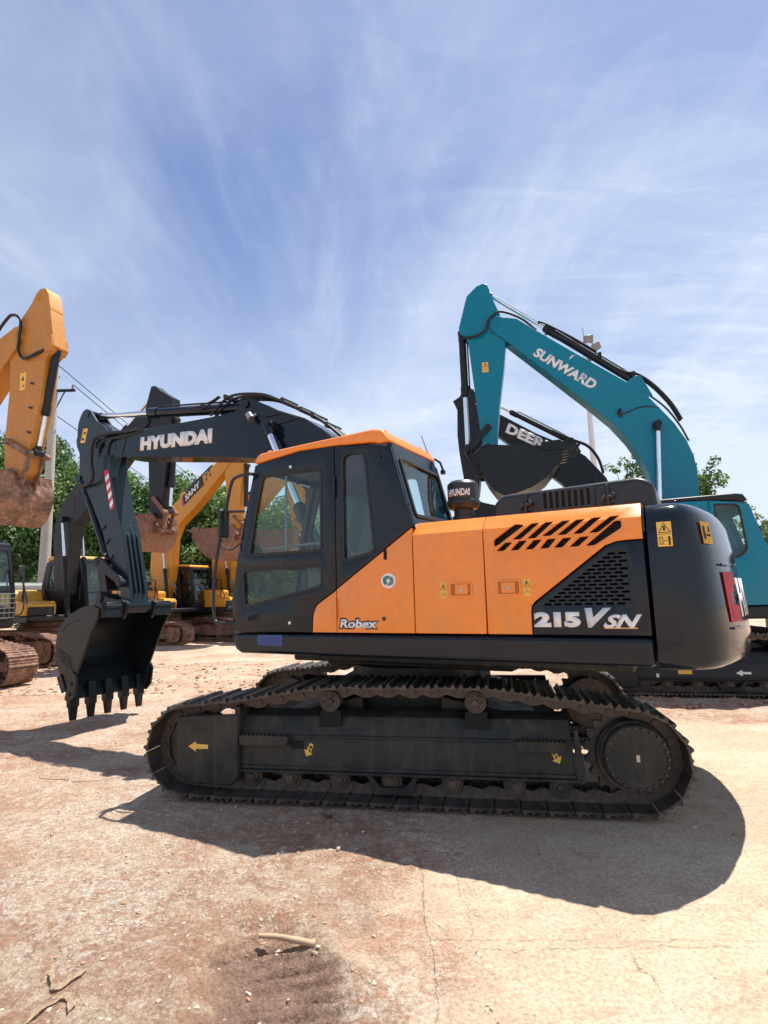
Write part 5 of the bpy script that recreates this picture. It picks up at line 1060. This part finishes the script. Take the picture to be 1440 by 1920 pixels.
def ground_mat():
    mt, t, b = mat('dusty_ground'); L = t.links.new
    tc = N(t, 'ShaderNodeTexCoord'); P = tc.outputs['Object']
    def noise(sc, det=6, rough=0.6, dist=0.0, vec=P, scale=None, rot=0):
        v = vec
        if scale: mp = N(t, 'ShaderNodeMapping'); L(vec, mp.inputs[0]); mp.inputs['Scale'].default_value = scale; mp.inputs['Rotation'].default_value = (0, 0, rot); v = mp.outputs[0]
        n = N(t, 'ShaderNodeTexNoise'); L(v, n.inputs['Vector']); n.inputs['Scale'].default_value = sc; n.inputs['Detail'].default_value = det; n.inputs['Roughness'].default_value = rough; n.inputs['Distortion'].default_value = dist
        return n.outputs[0]
    def rng_(x, a, c, lo=0.0, hi=1.0, smooth=True):
        r = N(t, 'ShaderNodeMapRange'); L(x, r.inputs[0]); r.inputs[1].default_value = a; r.inputs[2].default_value = c; r.inputs[3].default_value = lo; r.inputs[4].default_value = hi
        if smooth: r.interpolation_type = 'SMOOTHSTEP'
        return r.outputs[0]
    def mix(f, a, c):
        m_ = N(t, 'ShaderNodeMix', data_type='RGBA')
        if isinstance(f, float): m_.inputs[0].default_value = f
        else: L(f, m_.inputs[0])
        for k, v in ((6, a), (7, c)):
            if isinstance(v, tuple): m_.inputs[k].default_value = (*v, 1)
            else: L(v, m_.inputs[k])
        return m_.outputs[2]
    def mth(op, x, y):
        n = N(t, 'ShaderNodeMath', operation=op)
        for k, v in enumerate((x, y)):
            if isinstance(v, (int, float)): n.inputs[k].default_value = v
            else: L(v, n.inputs[k])
        return n.outputs[0]
    dirt = mix(rng_(noise(0.55, 8, 0.62), 0.35, 0.68), (0.41, 0.235, 0.155), (0.54, 0.37, 0.26))
    dirt = mix(rng_(noise(3.2, 10, 0.75), 0.46, 0.66), dirt, (0.60, 0.465, 0.335))
    dirt = mix(rng_(noise(11, 8, 0.75), 0.50, 0.66, 0, 0.8), dirt, (0.72, 0.61, 0.48))
    dirt = mix(rng_(noise(17, 8, 0.75, 0.6), 0.56, 0.70, 0, 0.8), dirt, (0.27, 0.145, 0.09))
    dirt = mix(rng_(noise(1.3, 6, 0.6, 0.5, scale=(0.35, 1.6, 1), rot=0.25), 0.52, 0.72, 0, 0.75), dirt, (0.34, 0.155, 0.085))
    dirt = mix(mth('MULTIPLY', rng_(noise(0.7, 4, 0.6), 0.42, 0.62), rng_(noise(20, 8, 0.8), 0.44, 0.60)), dirt, (0.68, 0.60, 0.49))
    # pale crushed stone flecks, dark grit
    vo = N(t, 'ShaderNodeTexVoronoi'); L(P, vo.inputs['Vector']); vo.inputs['Scale'].default_value = 34; vo.inputs['Randomness'].default_value = 1
    sv = N(t, 'ShaderNodeSeparateColor'); L(vo.outputs['Color'], sv.inputs[0])
    fleck = mth('MULTIPLY', rng_(sv.outputs[0], 0.55, 0.75), rng_(vo.outputs['Distance'], 0.42, 0.20)); fleck = mth('MULTIPLY', fleck, rng_(noise(1.7, 5), 0.38, 0.6))
    dirt = mix(mth('MULTIPLY', fleck, 0.8), dirt, (0.66, 0.585, 0.47))
    v2 = N(t, 'ShaderNodeTexVoronoi'); L(P, v2.inputs['Vector']); v2.inputs['Scale'].default_value = 80
    s2 = N(t, 'ShaderNodeSeparateColor'); L(v2.outputs['Color'], s2.inputs[0])
    grit = mth('MULTIPLY', rng_(s2.outputs[1], 0.80, 0.9), rng_(v2.outputs['Distance'], 0.4, 0.2)); dirt = mix(mth('MULTIPLY', grit, 0.55), dirt, (0.20, 0.13, 0.09))
    # worn slabs
    slab = mix(rng_(noise(0.8, 8, 0.65), 0.35, 0.7), (0.42, 0.315, 0.22), (0.53, 0.42, 0.305))
    slab = mix(rng_(noise(3.4, 10, 0.72, 0.8, scale=(0.7, 1.6, 1), rot=-0.3), 0.46, 0.70, 0, 0.6), slab, (0.48, 0.40, 0.31))
    slab = mix(rng_(noise(5, 10, 0.78, 1.2), 0.55, 0.72, 0, 0.7), slab, (0.64, 0.56, 0.44))
    slab = mix(rng_(noise(1.6, 9, 0.7, 1.0, scale=(1, 2.2, 1), rot=0.4), 0.50, 0.68, 0, 0.6), slab, (0.34, 0.245, 0.165))
    slab = mix(rng_(noise(22, 6, 0.7), 0.62, 0.72, 0, 0.5), slab, (0.30, 0.22, 0.15))
    slab = mix(rng_(noise(1.1, 5, 0.6, 0.3), 0.60, 0.75, 0, 0.5), slab, (0.44, 0.25, 0.15))
    # cracks: meandering distance to a few joints
    sp = N(t, 'ShaderNodeSeparateXYZ'); L(P, sp.inputs[0]); gx, gy = sp.outputs[0], sp.outputs[1]
    def wob(sc, amp, seed): 
        mp = N(t, 'ShaderNodeMapping'); L(P, mp.inputs[0]); mp.inputs['Location'].default_value = (seed, seed*1.7, 0)
        n = N(t, 'ShaderNodeTexNoise'); L(mp.outputs[0], n.inputs['Vector']); n.inputs['Scale'].default_value = sc; n.inputs['Detail'].default_value = 7; n.inputs['Roughness'].default_value = 0.7
        return mth('MULTIPLY', mth('SUBTRACT', n.outputs[0], 0.5), amp)
    def line(coord, pos, slope_c, slope, w, seed, amp=0.16, lim=None):
        d = mth('ABSOLUTE', mth('ADD', mth('ADD', mth('SUBTRACT', coord, pos), mth('MULTIPLY', slope_c, slope)), wob(2.5, amp, seed)), 0)
        m_ = rng_(d, w, w*0.25)
        if lim: m_ = mth('MULTIPLY', m_, mth('MULTIPLY', mth('GREATER_THAN', slope_c, lim[0]), mth('LESS_THAN', slope_c, lim[1])))
        return m_
    cr = line(gy, 3.08, gx, 0.05, 0.005, 1.0, 0.20, (0.15, 3.5))
    cr = mth('MAXIMUM', cr, line(gy, 3.0, gx, 0.02, 0.006, 4.0, 0.16, (0.4, 1.6)))
    cr = mth('MAXIMUM', cr, line(gx, 0.16, gy, 0.0, 0.006, 9.0, 0.16, (2.0, 4.2)))
    cr = mth('MAXIMUM', cr, line(gx, 0.45, gy, 0.02, 0.004, 14.0, 0.22, (3.1, 3.8)))
    cr = mth('MAXIMUM', cr, line(gx, 1.45, gy, 0.12, 0.004, 19.0, 0.25, (2.0, 4.4)))
    cr = mth('MAXIMUM', cr, line(gx, 3.4, gy, 0.4, 0.006, 23.0, 0.3, (4.0, 8.0)))
    slab = mix(mth('MULTIPLY', mth('MULTIPLY', cr, rng_(noise(4.5, 6, 0.7), 0.36, 0.58)), 0.8), slab, (0.20, 0.13, 0.09))
    # light chalky smears
    a1 = N(t, 'ShaderNodeAttribute'); a1.attribute_name = 'slab'; a2 = N(t, 'ShaderNodeAttribute'); a2.attribute_name = 'mud'
    col = mix(rng_(a1.outputs['Fac'], 0.25, 0.75), dirt, slab)
    mudc = mix(rng_(noise(14, 6), 0.4, 0.7), (0.29, 0.185, 0.135), (0.37, 0.25, 0.185))
    col = mix(rng_(a2.outputs['Fac'], 0.1, 0.9), col, mudc)
    # distance: grass verge and far field beyond the yard
    far = rng_(gy, 60, 90); col = mix(far, col, (0.10, 0.12, 0.05))
    fine = mix(rng_(noise(55, 4, 0.7), 0.3, 0.7), (0.74, 0.72, 0.70), (1.22, 1.22, 1.22)); mm = N(t, 'ShaderNodeMix', data_type='RGBA', blend_type='MULTIPLY'); mm.inputs[0].default_value = 1; L(col, mm.inputs[6]); L(fine, mm.inputs[7])
    L(mm.outputs[2], b.inputs['Base Color']); b.inputs['Roughness'].default_value = 0.92; b.inputs['Specular IOR Level'].default_value = 0.15
    h = mth('ADD', mth('MULTIPLY', noise(38, 9, 0.75), 0.9), mth('MULTIPLY', noise(9, 9, 0.7), 1.1)); h = mth('ADD', h, mth('MULTIPLY', fleck, 0.35)); h = mth('SUBTRACT', h, mth('MULTIPLY', cr, 0.9))
    bp = N(t, 'ShaderNodeBump'); L(h, bp.inputs['Height']); bp.inputs["Distance"].default_value = 0.042; bp.inputs['Strength'].default_value = 1.0
    st = mth('SUBTRACT', 1.0, mth('MULTIPLY', a1.outputs['Fac'], 0.62)); L(st, bp.inputs['Strength']); L(bp.outputs[0], b.inputs['Normal'])
    return mt
me.materials.append(ground_mat())
def gz(x, y): return float(ground_z(np.array([x], float), np.array([y], float))[0])

# ------------------------------------------------------------------ pebbles, clods and litter
STONE = paint('pale_stone', (0.50, 0.42, 0.33), 0.9, 0.4, (0.45, 0.30, 0.2), coat=0, bump=0.05)
CLOD = paint('red_clod', (0.34, 0.19, 0.12), 0.95, 0.4, (0.45, 0.30, 0.2), coat=0, bump=0.08)
def stone_mesh(n=1, seed=0):
    r = random.Random(seed); bm = bmesh.new(); bmesh.ops.create_icosphere(bm, subdivisions=2, radius=1)
    ax = [(Vector((r.gauss(0, 1), r.gauss(0, 1), r.gauss(0, 1))).normalized(), r.uniform(0.5, 0.9)) for _ in range(9)]
    for v in bm.verts:
        for a, d in ax:
            k = v.co.dot(a)
            if k > d: v.co -= a*(k-d)
        v.co.z *= 0.6; v.co.x *= r.uniform(0.97, 1.03)
    me = bpy.data.meshes.new('stone'); bm.to_mesh(me); bm.free(); return me
SM = [stone_mesh(1, s) for s in range(6)]
def scatter(name, n, area, smin, smax, mt, label, dens=None):
    V, F, base = [], [], 0
    arrs = [(np.array([v.co[:] for v in m.vertices]), np.array([p.vertices[:] for p in m.polygons])) for m in SM]
    c = 0; tries = 0
    while c < n and tries < n*6:
        tries += 1; x, y = rng.uniform(area[0], area[1]), area[2]+(area[3]-area[2])*rng.random()**1.6
        if dens is not None and rng.random() > dens(x, y): continue
        s = smin+(smax-smin)*rng.random()**4; v, f = arrs[rng.integers(6)]; a = rng.uniform(0, 6.28); ca, sa = math.cos(a), math.sin(a)
        w = v*s*np.array([rng.uniform(.8, 1.3), rng.uniform(.7, 1.1), rng.uniform(.6, 1.1)]); w = np.c_[w[:, 0]*ca-w[:, 1]*sa+x, w[:, 0]*sa+w[:, 1]*ca+y, w[:, 2]+gz(x, y)+s*0.15]
        V.append(w); F.append(f+base); base += len(v); c += 1
    V, F = np.concatenate(V), np.concatenate(F); me = bpy.data.meshes.new(name)
    me.from_pydata(V.tolist(), [], F.tolist()); me.materials.append(mt); o = bpy.data.objects.new(name, me); COL.objects.link(o)
    tag(o, label, name.replace('_', ' '), kind='stuff'); return o
cm = lambda x, y: float(conc_mask(np.array([x]), np.array([y]))[0])
scatter('gravel', 2600, (-4.2, 2.6, 2.3, 9), 0.003, 0.017, STONE, 'small pale stones strewn over the dirt', lambda x, y: 1-0.93*cm(x, y))
scatter('dirt_clods', 900, (-4.5, 6.5, 2.3, 12), 0.004, 0.022, CLOD, 'small reddish lumps of dry earth on the ground', lambda x, y: 1-0.9*cm(x, y))
scatter('earth_windrow', 700, (2.4, 9.5, 8.3, 9.9), 0.015, 0.07, CLOD, 'ridge of loose brown earth beside the teal machine')
scatter('loose_rubble', 1100, (-9.5, -2.2, 10.8, 15.5), 0.01, 0.06, CLOD, 'loose reddish rubble between the parked machines')
def one_stone(x, y, s, mt, label, name='stone', k=0):
    o = bpy.data.objects.new(name, SM[k].copy()); COL.objects.link(o); o.data.materials.append(mt); o.location = (x, y, gz(x, y)+s*0.3); o.scale = (s, s*0.8, s); o.rotation_euler = (0.2, 0.1, k*1.3)
    tag(o, label, 'stone')
one_stone(-0.37, 4.11, 0.028, STONE, 'white stone chip in the shadow in front of the track', k=1)
one_stone(-0.25, 4.09, 0.018, STONE, 'small grey pebble just right of the white chip', k=2)
one_stone(-0.395, 3.03, 0.022, STONE, 'pale pebble at the right end of the stick', k=4)
one_stone(1.66, 2.78, 0.022, CLOD, 'flat red brick fragment near the right edge', 'brick_fragment', 3)
one_stone(1.72, 2.84, 0.018, CLOD, 'rounder red brick fragment at the right edge', 'brick_fragment', 5)
# stick at the end of the rut
sx0, sy0, sx1, sy1 = -0.69, 3.14, -0.395, 3.07
zt = max(gz(sx0, sy0), gz(-0.54, 3.1), gz(sx1, sy1))-0.002
pth = catmull([(sx0, sy0, zt+0.008), (-0.6, 3.125, zt+0.010), (-0.5, 3.098, zt+0.006), (sx1, sy1, zt)], 5)
st = MB().tube(pth, [0.011+0.006*(k/len(pth)) for k in range(len(pth))], 12).build('stick', WOOD, None); tag(st, 'pale wooden stick lying across the end of the rut', 'stick')
# torn sacking
def rag(x, y, L_, seed, label):
    r = random.Random(seed); b = MB(); n = 26; rows = []
    for i in range(n):
        t = i/(n-1); cx, cy = x+L_*(t-0.5), y+0.06*math.sin(t*5+seed)*1.0; w = 0.010+0.020*abs(math.sin(t*3.3+seed)); zz = gz(cx, cy)
        rows.append([b.bm.verts.new((cx+r.uniform(-.004, .004), cy+w*(k/4-0.5)*2, zz+0.005+0.010*abs(math.sin(k*1.7+t*9))+r.uniform(0, .003))) for k in range(5)])
    for a, c in zip(rows, rows[1:]):
        for k in range(4): b.face([a[k], a[k+1], c[k+1], c[k]])
    bmesh.ops.solidify(b.bm, geom=b.bm.faces[:], thickness=0.003)
    o = b.build('rag', plain('dry_sacking_%d' % seed, (0.56, 0.43, 0.30), 0.9), None, smooth=50); tag(o, label, 'rag'); return o
rag(-1.53, 2.86, 0.17, 2, 'curled strip of dry torn sacking left of the rut')
rag(-1.45, 2.68, 0.16, 5, 'flattened crumpled sacking at the bottom left')
# twigs
for k, (x, y, a, l) in enumerate(((3.7, 5.2, -0.6, 0.55), (3.3, 4.9, 0.5, 0.35), (-3.1, 5.7, 0.2, 0.5), (-3.5, 5.9, -0.3, 0.4))):
    pt = [(x+l*t*math.cos(a)+0.03*math.sin(t*9+k), y+l*t*math.sin(a)+0.03*math.cos(t*7), gz(x, y)+0.014) for t in (0, .25, .5, .75, 1)]
    o = MB().tube(catmull(pt, 4), 0.0045, 6).build('twig', WOOD, None); tag(o, ['dry twig behind the shadow on the right, the longer one', 'short dry twig beside the longer one on the right', 'dark twig under the bucket teeth, nearer one', 'dark twig under the bucket teeth, farther one'][k], 'twig')
# crushed plastic cup by the track
b = MB(); b.cyl((-0.52, 4.68, gz(-.52, 4.68)+0.03), (-0.47, 4.70, gz(-.5, 4.7)+0.035), 0.035, 0.028, 16); o = b.build('plastic_cup', plain('dirty_plastic', (0.16, 0.10, 0.08), 0.4), None); tag(o, 'crushed dirty plastic cup against the track shoes', 'cup')

# ------------------------------------------------------------------ trees
def leaf_mat(name, c0, c1, trans=0.25):
    mt, t, b = mat(name); L = t.links.new
    tc = N(t, 'ShaderNodeTexCoord'); oi = N(t, 'ShaderNodeObjectInfo'); n = N(t, 'ShaderNodeTexNoise'); L(tc.outputs['Object'], n.inputs['Vector']); n.inputs['Scale'].default_value = 1.3; n.inputs['Detail'].default_value = 4
    ad = N(t, 'ShaderNodeMath', operation='ADD'); L(n.outputs[0], ad.inputs[0]); mu = N(t, 'ShaderNodeMath', operation='MULTIPLY_ADD'); L(oi.outputs['Random'], mu.inputs[0]); mu.inputs[1].default_value = 0.4; mu.inputs[2].default_value = -0.2; L(mu.outputs[0], ad.inputs[1])
    r = N(t, 'ShaderNodeMapRange'); L(ad.outputs[0], r.inputs[0]); r.inputs[1].default_value = 0.35; r.inputs[2].default_value = 0.68
    mx = N(t, 'ShaderNodeMix', data_type='RGBA'); L(r.outputs[0], mx.inputs[0]); mx.inputs[6].default_value = (*c0, 1); mx.inputs[7].default_value = (*c1, 1)
    L(mx.outputs[2], b.inputs['Base Color']); b.inputs['Roughness'].default_value = 0.55
    tl = N(t, 'ShaderNodeBsdfTranslucent'); L(mx.outputs[2], tl.inputs[0]); ms = N(t, 'ShaderNodeMixShader'); ms.inputs[0].default_value = trans
    L(b.outputs[0], ms.inputs[1]); L(tl.outputs[0], ms.inputs[2]); o = [x for x in t.nodes if x.type == 'OUTPUT_MATERIAL'][0]; L(ms.outputs[0], o.inputs[0]); return mt
LEAF = leaf_mat('tree_leaves', (0.06, 0.13, 0.032), (0.18, 0.29, 0.08))
LEAFP = leaf_mat('poplar_leaves', (0.06, 0.13, 0.03), (0.20, 0.30, 0.08), 0.35)
BARK = paint('bark', (0.16, 0.13, 0.10), 0.9, 0.3, (0.22, 0.18, 0.14), coat=0, bump=0.1)
def leaf_cloud(centres, radii, n, size, seed, drop=0.0):
    r = np.random.default_rng(seed); w = np.array(radii)**2; w = w/w.sum(); k = r.choice(len(centres), n, p=w); C_ = np.array(centres)[k]; Rr = np.array(radii)[k]
    d = r.normal(size=(n, 3)); d /= np.linalg.norm(d, axis=1)[:, None]; rad = Rr*(0.55+0.5*r.random(n)**0.6); P = C_+d*rad[:, None]*np.array([1, 1, 0.85])
    nn = d+r.normal(size=(n, 3))*0.6; nn /= np.linalg.norm(nn, axis=1)[:, None]; t = np.cross(nn, r.normal(size=(n, 3))); t /= np.linalg.norm(t, axis=1)[:, None]; bb = np.cross(nn, t)
    s = size*(0.6+0.8*r.random(n))[:, None]
    V = np.stack([P-t*s*0.5, P-bb*s*0.32, P+t*s*0.55, P+bb*s*0.32], 1).reshape(-1, 3); F = np.arange(4*n).reshape(n, 4); return V, F
def crown(name, seed, h, r, n, size, lobes=26, mt=LEAF, low=0.22):
    q = np.random.default_rng(seed); cs, rs = [], []
    for i in range(lobes):
        t = low+(1-low)*q.random(); prof = math.sin(min(1, (t-low)/(1-low)*0.92+0.12)*math.pi)**0.6; a = q.uniform(0, 6.283); rad = r*prof*q.random()**0.5*0.85
        cs.append((rad*math.cos(a), rad*math.sin(a), h*t*0.93)); rs.append(r*q.uniform(0.20, 0.42))
    V, F = leaf_cloud(cs, rs, n, size, seed+1); me = bpy.data.meshes.new(name); me.from_pydata(V.tolist(), [], F.tolist()); me.materials.append(mt); return me, cs
def trunk_mesh(h, r, cs, seed):
    q = random.Random(seed); b = MB(); b.tube(catmull([(0, 0, -0.2), (0.1*q.random(), 0.1, h*0.25), (0.25*q.uniform(-1, 1), 0.2*q.uniform(-1, 1), h*0.55), (0.3*q.uniform(-1, 1), 0, h*0.9)], 4), [r*(1-0.07*k) for k in range(13)], 9)
    for c in cs[:14]:
        z = max(h*0.18, c[2]*0.6); b.tube([(0.05, 0.05, z), (c[0]*0.5, c[1]*0.5, (z+c[2])/2+0.1), c], [r*0.35, r*0.2, r*0.06], 6)
    bmesh.ops.recalc_face_normals(b.bm, faces=b.bm.faces); me = bpy.data.meshes.new('trunk'); b.bm.to_mesh(me); b.bm.free(); me.materials.append(BARK); return me
VAR = []
for s in range(5):
    h = 10.0; me_c, cs = crown('crown', 40+s, h, 3.4, 17000, 0.20, 30); VAR.append((me_c, trunk_mesh(h, 0.2, cs, s)))
def tree(x, y, h, w, k, label, group):
    root = empty('tree', (x, y, 0), random.uniform(0, 6.28)); tag(root, label, 'tree', group)
    c = bpy.data.objects.new('crown', VAR[k][0]); COL.objects.link(c); c.parent = root; c.scale = (w/3.4, w/3.4, h/10)
    t = bpy.data.objects.new('trunk', VAR[k][1]); COL.objects.link(t); t.parent = root; t.scale = (w/3.4, w/3.4, h/10)
def px2x(px, Y): return (px-720)/F_PX*Y*1.01
row = []
rows = [(28, [(-40, 11.2), (45, 10.6), (130, 9.6), (215, 8.6), (300, 8.3), (385, 7.9), (460, 7.2), (540, 7.0)]), (36, [(-70, 14.2), (0, 13.8), (75, 12.8), (150, 12.0), (225, 11.0), (290, 9.6), (350, 9.6), (415, 9.9), (480, 9.2), (560, 9.0), (640, 8.4), (730, 7.0)]),
        (24, [(60, 3.4), (150, 3.6), (250, 3.2), (350, 3.0), (430, 3.4), (520, 3.0)])]
words = ['leftmost', 'second', 'third', 'fourth', 'fifth', 'sixth', 'seventh', 'eighth', 'ninth', 'tenth', 'eleventh', 'twelfth']
names = ['in the nearer row of the green belt', 'in the tall back row of the green belt', 'low bushy one at the foot of the green belt']
for ri, (Y0, lst) in enumerate(rows):
    for k, (px, h) in enumerate(lst):
        lab = ('%s tree from the left %s' % (words[k], names[ri])) if ri < 2 else ('%s low bushy tree from the left at the foot of the green belt' % words[k])
        tree(px2x(px, Y0), Y0+random.uniform(-1.5, 1.5) if ri < 2 else Y0+2.0, h*random.uniform(0.90, 0.99), (3.0+0.5*ri if ri < 2 else 2.2), (k+ri*2) % 5, lab, 'trees of the green belt')
for k, (px, Y0, h) in enumerate(((700, 60, 5.5), (800, 62, 5), (900, 60, 5.4), (1000, 63, 5), (1100, 60, 5.6), (1200, 62, 5.5), (1300, 58, 5.5), (1400, 60, 6.0), (1500, 60, 6))):
    tree(px2x(px, Y0), Y0, h, 4.4, k % 5, '%s distant low tree from the left along the far edge of the yard' % words[k], 'distant trees beyond the yard')
# young poplars behind the teal machine, thin leafy shoots
def poplar(x, y, h, tips, label, seed):
    root = empty('poplar_tree', (x, y, 0)); tag(root, label, 'tree'); cs, rs = [], []; q = random.Random(seed); b = MB()
    b.tube(catmull([(0, 0, 0), (0.05, 0.05, h*0.4), (0.0, 0, h*0.9)], 4), [0.08*(1-0.09*k) for k in range(9)], 8)
    for dx, dz, L_ in tips:
        z0 = dz*0.55; path = catmull([(0, 0, z0), (dx*0.6, 0.2*q.uniform(-1, 1), (z0+dz)/2), (dx, 0.3*q.uniform(-1, 1), dz)], 5); b.tube(path, [0.03*(1-0.08*k) for k in range(len(path))], 6)
        for p in path[3:]:
            for _ in range(2): cs.append((p.x+q.uniform(-.18, .18), p.y+q.uniform(-.2, .2), p.z+q.uniform(-.1, .15))); rs.append(q.uniform(0.07, 0.2)*L_)
    b.build('trunk', BARK, root); V, F = leaf_cloud(cs, rs, 26*len(cs), 0.105, seed)
    me = bpy.data.meshes.new('crown'); me.from_pydata(V.tolist(), [], F.tolist()); me.materials.append(LEAFP); c = bpy.data.objects.new('crown', me); COL.objects.link(c); c.parent = root
poplar(8.75, 15.5, 4.6, [(-0.35, 5.1, 1), (0.05, 5.25, .9), (0.25, 5.0, 1.0), (0.1, 4.5, 1.2), (0.38, 4.5, 1.0), (-0.3, 4.4, 1.3), (-0.42, 5.75, 0.5)], 'young tree with upright shoots beside the teal boom base', 3)
poplar(7.05, 15.8, 4.6, [(-0.35, 5.15, 1.0), (0.1, 5.35, 1), (0.3, 5.1, 1.1), (-0.05, 4.9, 1.3), (0.5, 5.0, .9)], 'young tree showing under the curve of the teal boom', 5)
poplar(13.2, 20, 4.0, [(-0.4, 3.9, 1), (0.0, 4.3, .8), (0.4, 3.9, 1.0), (0.2, 3.6, 1.0)], 'young tree at the right edge behind the teal machine', 8)

# ------------------------------------------------------------------ poles and wires
P0 = empty('utility_pole', (-12.05, 20.0, 0)); tag(P0, 'grey concrete utility pole carrying three wires, before the trees', 'pole')
b = MB(); b.tube([(0, 0, -0.1), (0, 0, 5), (-0.02, 0, 10.3)], [0.205, 0.165, 0.115], 20); b.build('shaft', CONC, P0)
b = MB(); b.box(-0.25, 0.75, -0.05, 0.05, 9.42, 9.50); b.box(-0.06, 0.06, -0.16, 0.16, 10.0, 10.08); b.tube([(0.0, 0.05, 8.7), (0.35, 0.05, 9.45)], 0.025, 6); b.build('crossarm', DARKG, P0)
b = MB()
for x, z in ((0.05, 10.3), (0.66, 9.50), (-0.2, 9.5)): b.cyl((x, 0, z), (x, 0, z+0.18), 0.045, 0.03, n=12)
b.build('insulator', GREYP, P0)
P1 = empty('utility_pole', (-14.0, 92.0, 0)); tag(P1, 'distant utility pole at the far end of the wires, behind the trees', 'pole')
b = MB(); b.tube([(0, 0, -0.1), (0, 0, 10)], [0.2, 0.12], 12); b.build('shaft', CONC, P1); b = MB(); b.box(-1, 1, -0.05, 0.05, 8.8, 8.9); b.build('crossarm', DARKG, P1)
for k, (a, c) in enumerate((((-12.0, 20, 10.48), (-14.0, 92, 10.0)), ((-11.39, 20, 9.68), (-13.1, 92, 8.95)), ((-12.0, 20, 8.55), (-14.9, 92, 8.2)))):
    A0, C1 = Vector(a), Vector(c); pts = [A0.lerp(C1, t/14)-Vector((0, 0, 1.3*math.sin(math.pi*t/14))) for t in range(15)]
    o = MB().tube(pts, 0.016, 5).build('power_line', RUBBER, None); tag(o, ['topmost of the wires running right from the utility pole', 'middle wire, fixed to the crossarm of the utility pole', 'lowest wire running right from the utility pole'][k], 'wire', 'overhead wires')
LP = empty('light_mast', (13.35, 35.0, 0)); tag(LP, 'tall white floodlight mast behind the raised teal boom', 'light mast')
b = MB(); b.tube([(0, 0, -0.1), (0, 0, 9), (0, 0, 17.0)], [0.26, 0.19, 0.12], 16); b.build('shaft', plain('white_mast', (0.62, 0.64, 0.66), 0.5), LP)
b = MB(); b.tube(catmull([(-0.55, 0, 17.3), (0, -0.1, 17.6), (0.6, -0.1, 17.4), (0.75, 0, 16.9), (0.4, 0, 16.4), (0, 0, 16.2)]), 0.035, 6); b.tube([(0, 0, 17), (0, 0, 18.6)], 0.02, 5); b.build('lamp_ring', GREYP, LP)
for x, y, z, ry in ((-0.6, 0, 17.45, 0.5), (0.25, -0.2, 17.75, -0.15), (0.78, 0, 17.3, -0.6), (0.2, 0.1, 16.55, 0.3)):
    b = MB(); b.box(-0.28, 0.28, -0.10, 0.10, -0.25, 0.25, Matrix.Translation((x, y, z)) @ Matrix.Rotation(ry, 4, 'Y') @ Matrix.Rotation(0.5, 4, 'X')); b.build('floodlight', GREYP, LP, bevel=0.04)
